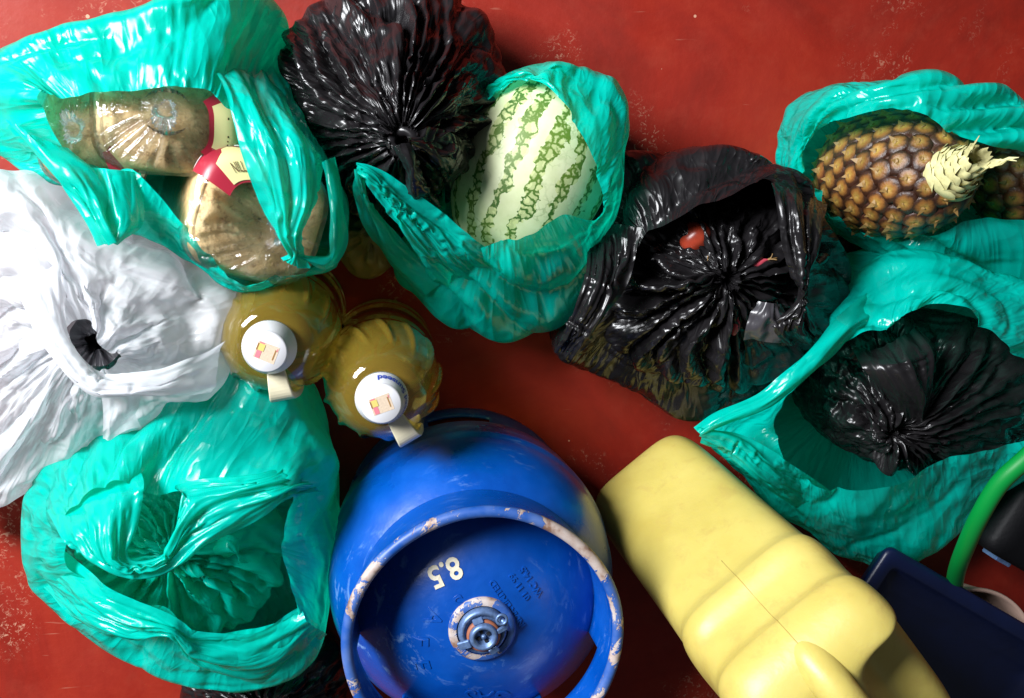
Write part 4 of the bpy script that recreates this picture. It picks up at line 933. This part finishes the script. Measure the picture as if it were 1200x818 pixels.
# ---- green bag with a tied green bag inside
tJ = thing('carrier_bag', 'open green carrier bag with a gathered green bag inside, below the white bag', 'plastic bag', P(215, 630, 0), 'green carrier bags')
open_bag(tJ, [(30, 655, .12), (32, 570, .13), (75, 520, .15), (150, 475, .18), (230, 440, .20), (290, 430, .20), (345, 465, .19), (382, 530, .18), (396, 610, .17), (386, 700, .16), (357, 776, .18), (290, 808, .18), (215, 801, .18), (150, 776, .16), (90, 730, .14), (42, 690, .12)],
         [(82, 655, .20), (73, 620, .24), (88, 590, .26), (130, 565, .27), (180, 580, .25), (215, 575, .26), (290, 570, .27), (338, 572, .27), (332, 620, .26), (340, 670, .25), (350, 716, .24), (300, 735, .23), (235, 742, .22), (195, 715, .22), (150, 705, .22), (112, 680, .21)],
         M_GREEN, 71)
strap('handle', [((58, 600, .225), (160, 540, .235)), ((68, 625, .268), (168, 570, .272)), ((88, 648, .285), (158, 620, .285)), ((118, 660, .290), (150, 648, .292)), ((152, 670, .290), (165, 656, .292)), ((192, 666, .285), (196, 640, .288)), ((240, 640, .280), (210, 580, .280)), ((310, 605, .277), (215, 565, .270)), ((345, 580, .270), (300, 555, .268)), ((372, 575, .235), (345, 540, .235))], M_GREEN, tJ, 72)
strap('handle', [((74, 645, .175), (36, 672, .115)), ((120, 685, .235), (95, 725, .20)), ((160, 706, .245), (150, 745, .225)), ((205, 728, .248), (200, 742, .246)), ((235, 742, .242), (240, 780, .22)), ((300, 738, .235), (310, 800, .20)), ((352, 712, .235), (380, 740, .19))], M_GREEN, tJ, 73)
tJ2 = thing('tied_green_bag', 'green plastic bag gathered into a knot inside the open green carrier bag', 'plastic bag', P(215, 655, 0))
tied('bag_wall', (200, 648, .155), ell(212, 655, 118, 92, .10, 14, 7), M_GREEN, tJ2, neck_r=0.008, tuft=0.012, tuft_r=0.010, dome=0.0, seed=74, n_pleat=24, pleat_amp=0.010, z0=0.012)
strap('tail', [((250, 635, .175), (262, 650, .175)), ((268, 630, .180), (276, 650, .180)), ((280, 640, .178), (285, 660, .176))], M_GREEN, tJ2, 75, ex=0.2, amp=0.006)

# ---- white bag
tI = thing('white_bag', 'white plastic carrier bag with a small opening onto dark contents', 'plastic bag', P(110, 400, 0))
open_bag(tI, [(-60, 600, .06), (-70, 300, .22), (-30, 215, .26), (20, 205, .27), (70, 250, .27), (120, 285, .27), (200, 315, .25), (268, 348, .22), (268, 400, .22), (245, 462, .23), (195, 472, .23), (160, 500, .20), (80, 545, .15), (0, 592, .10)],
         [(78, 414, .290), (77, 395, .295), (84, 380, .300), (92, 374, .302), (105, 375, .302), (112, 386, .302), (118, 406, .302), (134, 412, .302), (143, 418, .30), (136, 426, .30), (125, 432, .295), (115, 436, .29), (98, 430, .29), (85, 422, .29)],
         M_WHITE, 81, ex=0.02, noise=0.06, amp=0.008, pleat=(13, 0.008, lambda v: np.clip((v-0.35)/0.3, 0, 1)*np.clip((1.02-v)/0.12, 0.1, 1)))
strap('handle', [((10, 330, .300), (70, 310, .300)), ((40, 385, .318), (72, 365, .316)), ((70, 425, .326), (84, 405, .326)), ((112, 462, .330), (122, 442, .330)), ((178, 465, .325), (182, 440, .325)), ((215, 468, .310), (225, 420, .31)), ((250, 464, .290), (262, 400, .28))], M_WHITE, tI, 82)
strap('flap', [((118, 440, .322), (165, 462, .318)), ((125, 490, .29), (160, 485, .29)), ((120, 515, .26), (165, 500, .26))], M_WHITE, tI, 83, gather=0)
tI2 = thing('black_bundle', 'dark bundle showing through the opening of the white bag', 'plastic bag', P(110, 405, 0))
tied('bag_wall', (112, 400, .26), ell(108, 405, 60, 55, .16, 12, 9), M_BLACK_LIGHTENED, tI2, tuft=0.008, dome=0.02, seed=84, n_pleat=14, pleat_amp=0.006, z0=0.006, cell=0.008)

# ---- black bag at the bottom edge
tK = thing('tied_black_bag', 'black plastic bag squeezed between the green bag and the gas cylinder', 'plastic bag', P(310, 800, 0))
tied('bag_wall', (310, 830, .13), [(215, 815, .06), (222, 795, .07), (270, 778, .07), (330, 770, .07), (378, 762, .08), (398, 780, .08), (402, 820, .07), (390, 880, .07), (330, 910, .06), (260, 900, .06), (220, 860, .06)],
     M_BLACK, tK, tuft=0.01, dome=0.02, seed=85, n_pleat=26, pleat_amp=0.008)
# ---- small crinkled packet on the floor
tL = thing('foil_packet', 'crinkled brown packet on the floor under the watermelon bag handle', 'packet', P(432, 285, 0))
M_FOIL = film_mat('brown_wrap', (0.34, 0.25, 0.10), (0.3, 0.2, 0.08), 0.25, 0.2, 0.0, 0.6)
tied('wrap', (436, 268, .075), ell(432, 280, 34, 42, .035, 12, 11), M_FOIL, tL, tuft=0.006, tuft_r=0.01, dome=0.01, seed=86, n_pleat=16, pleat_amp=0.004, cell=0.004, ex=0.08)
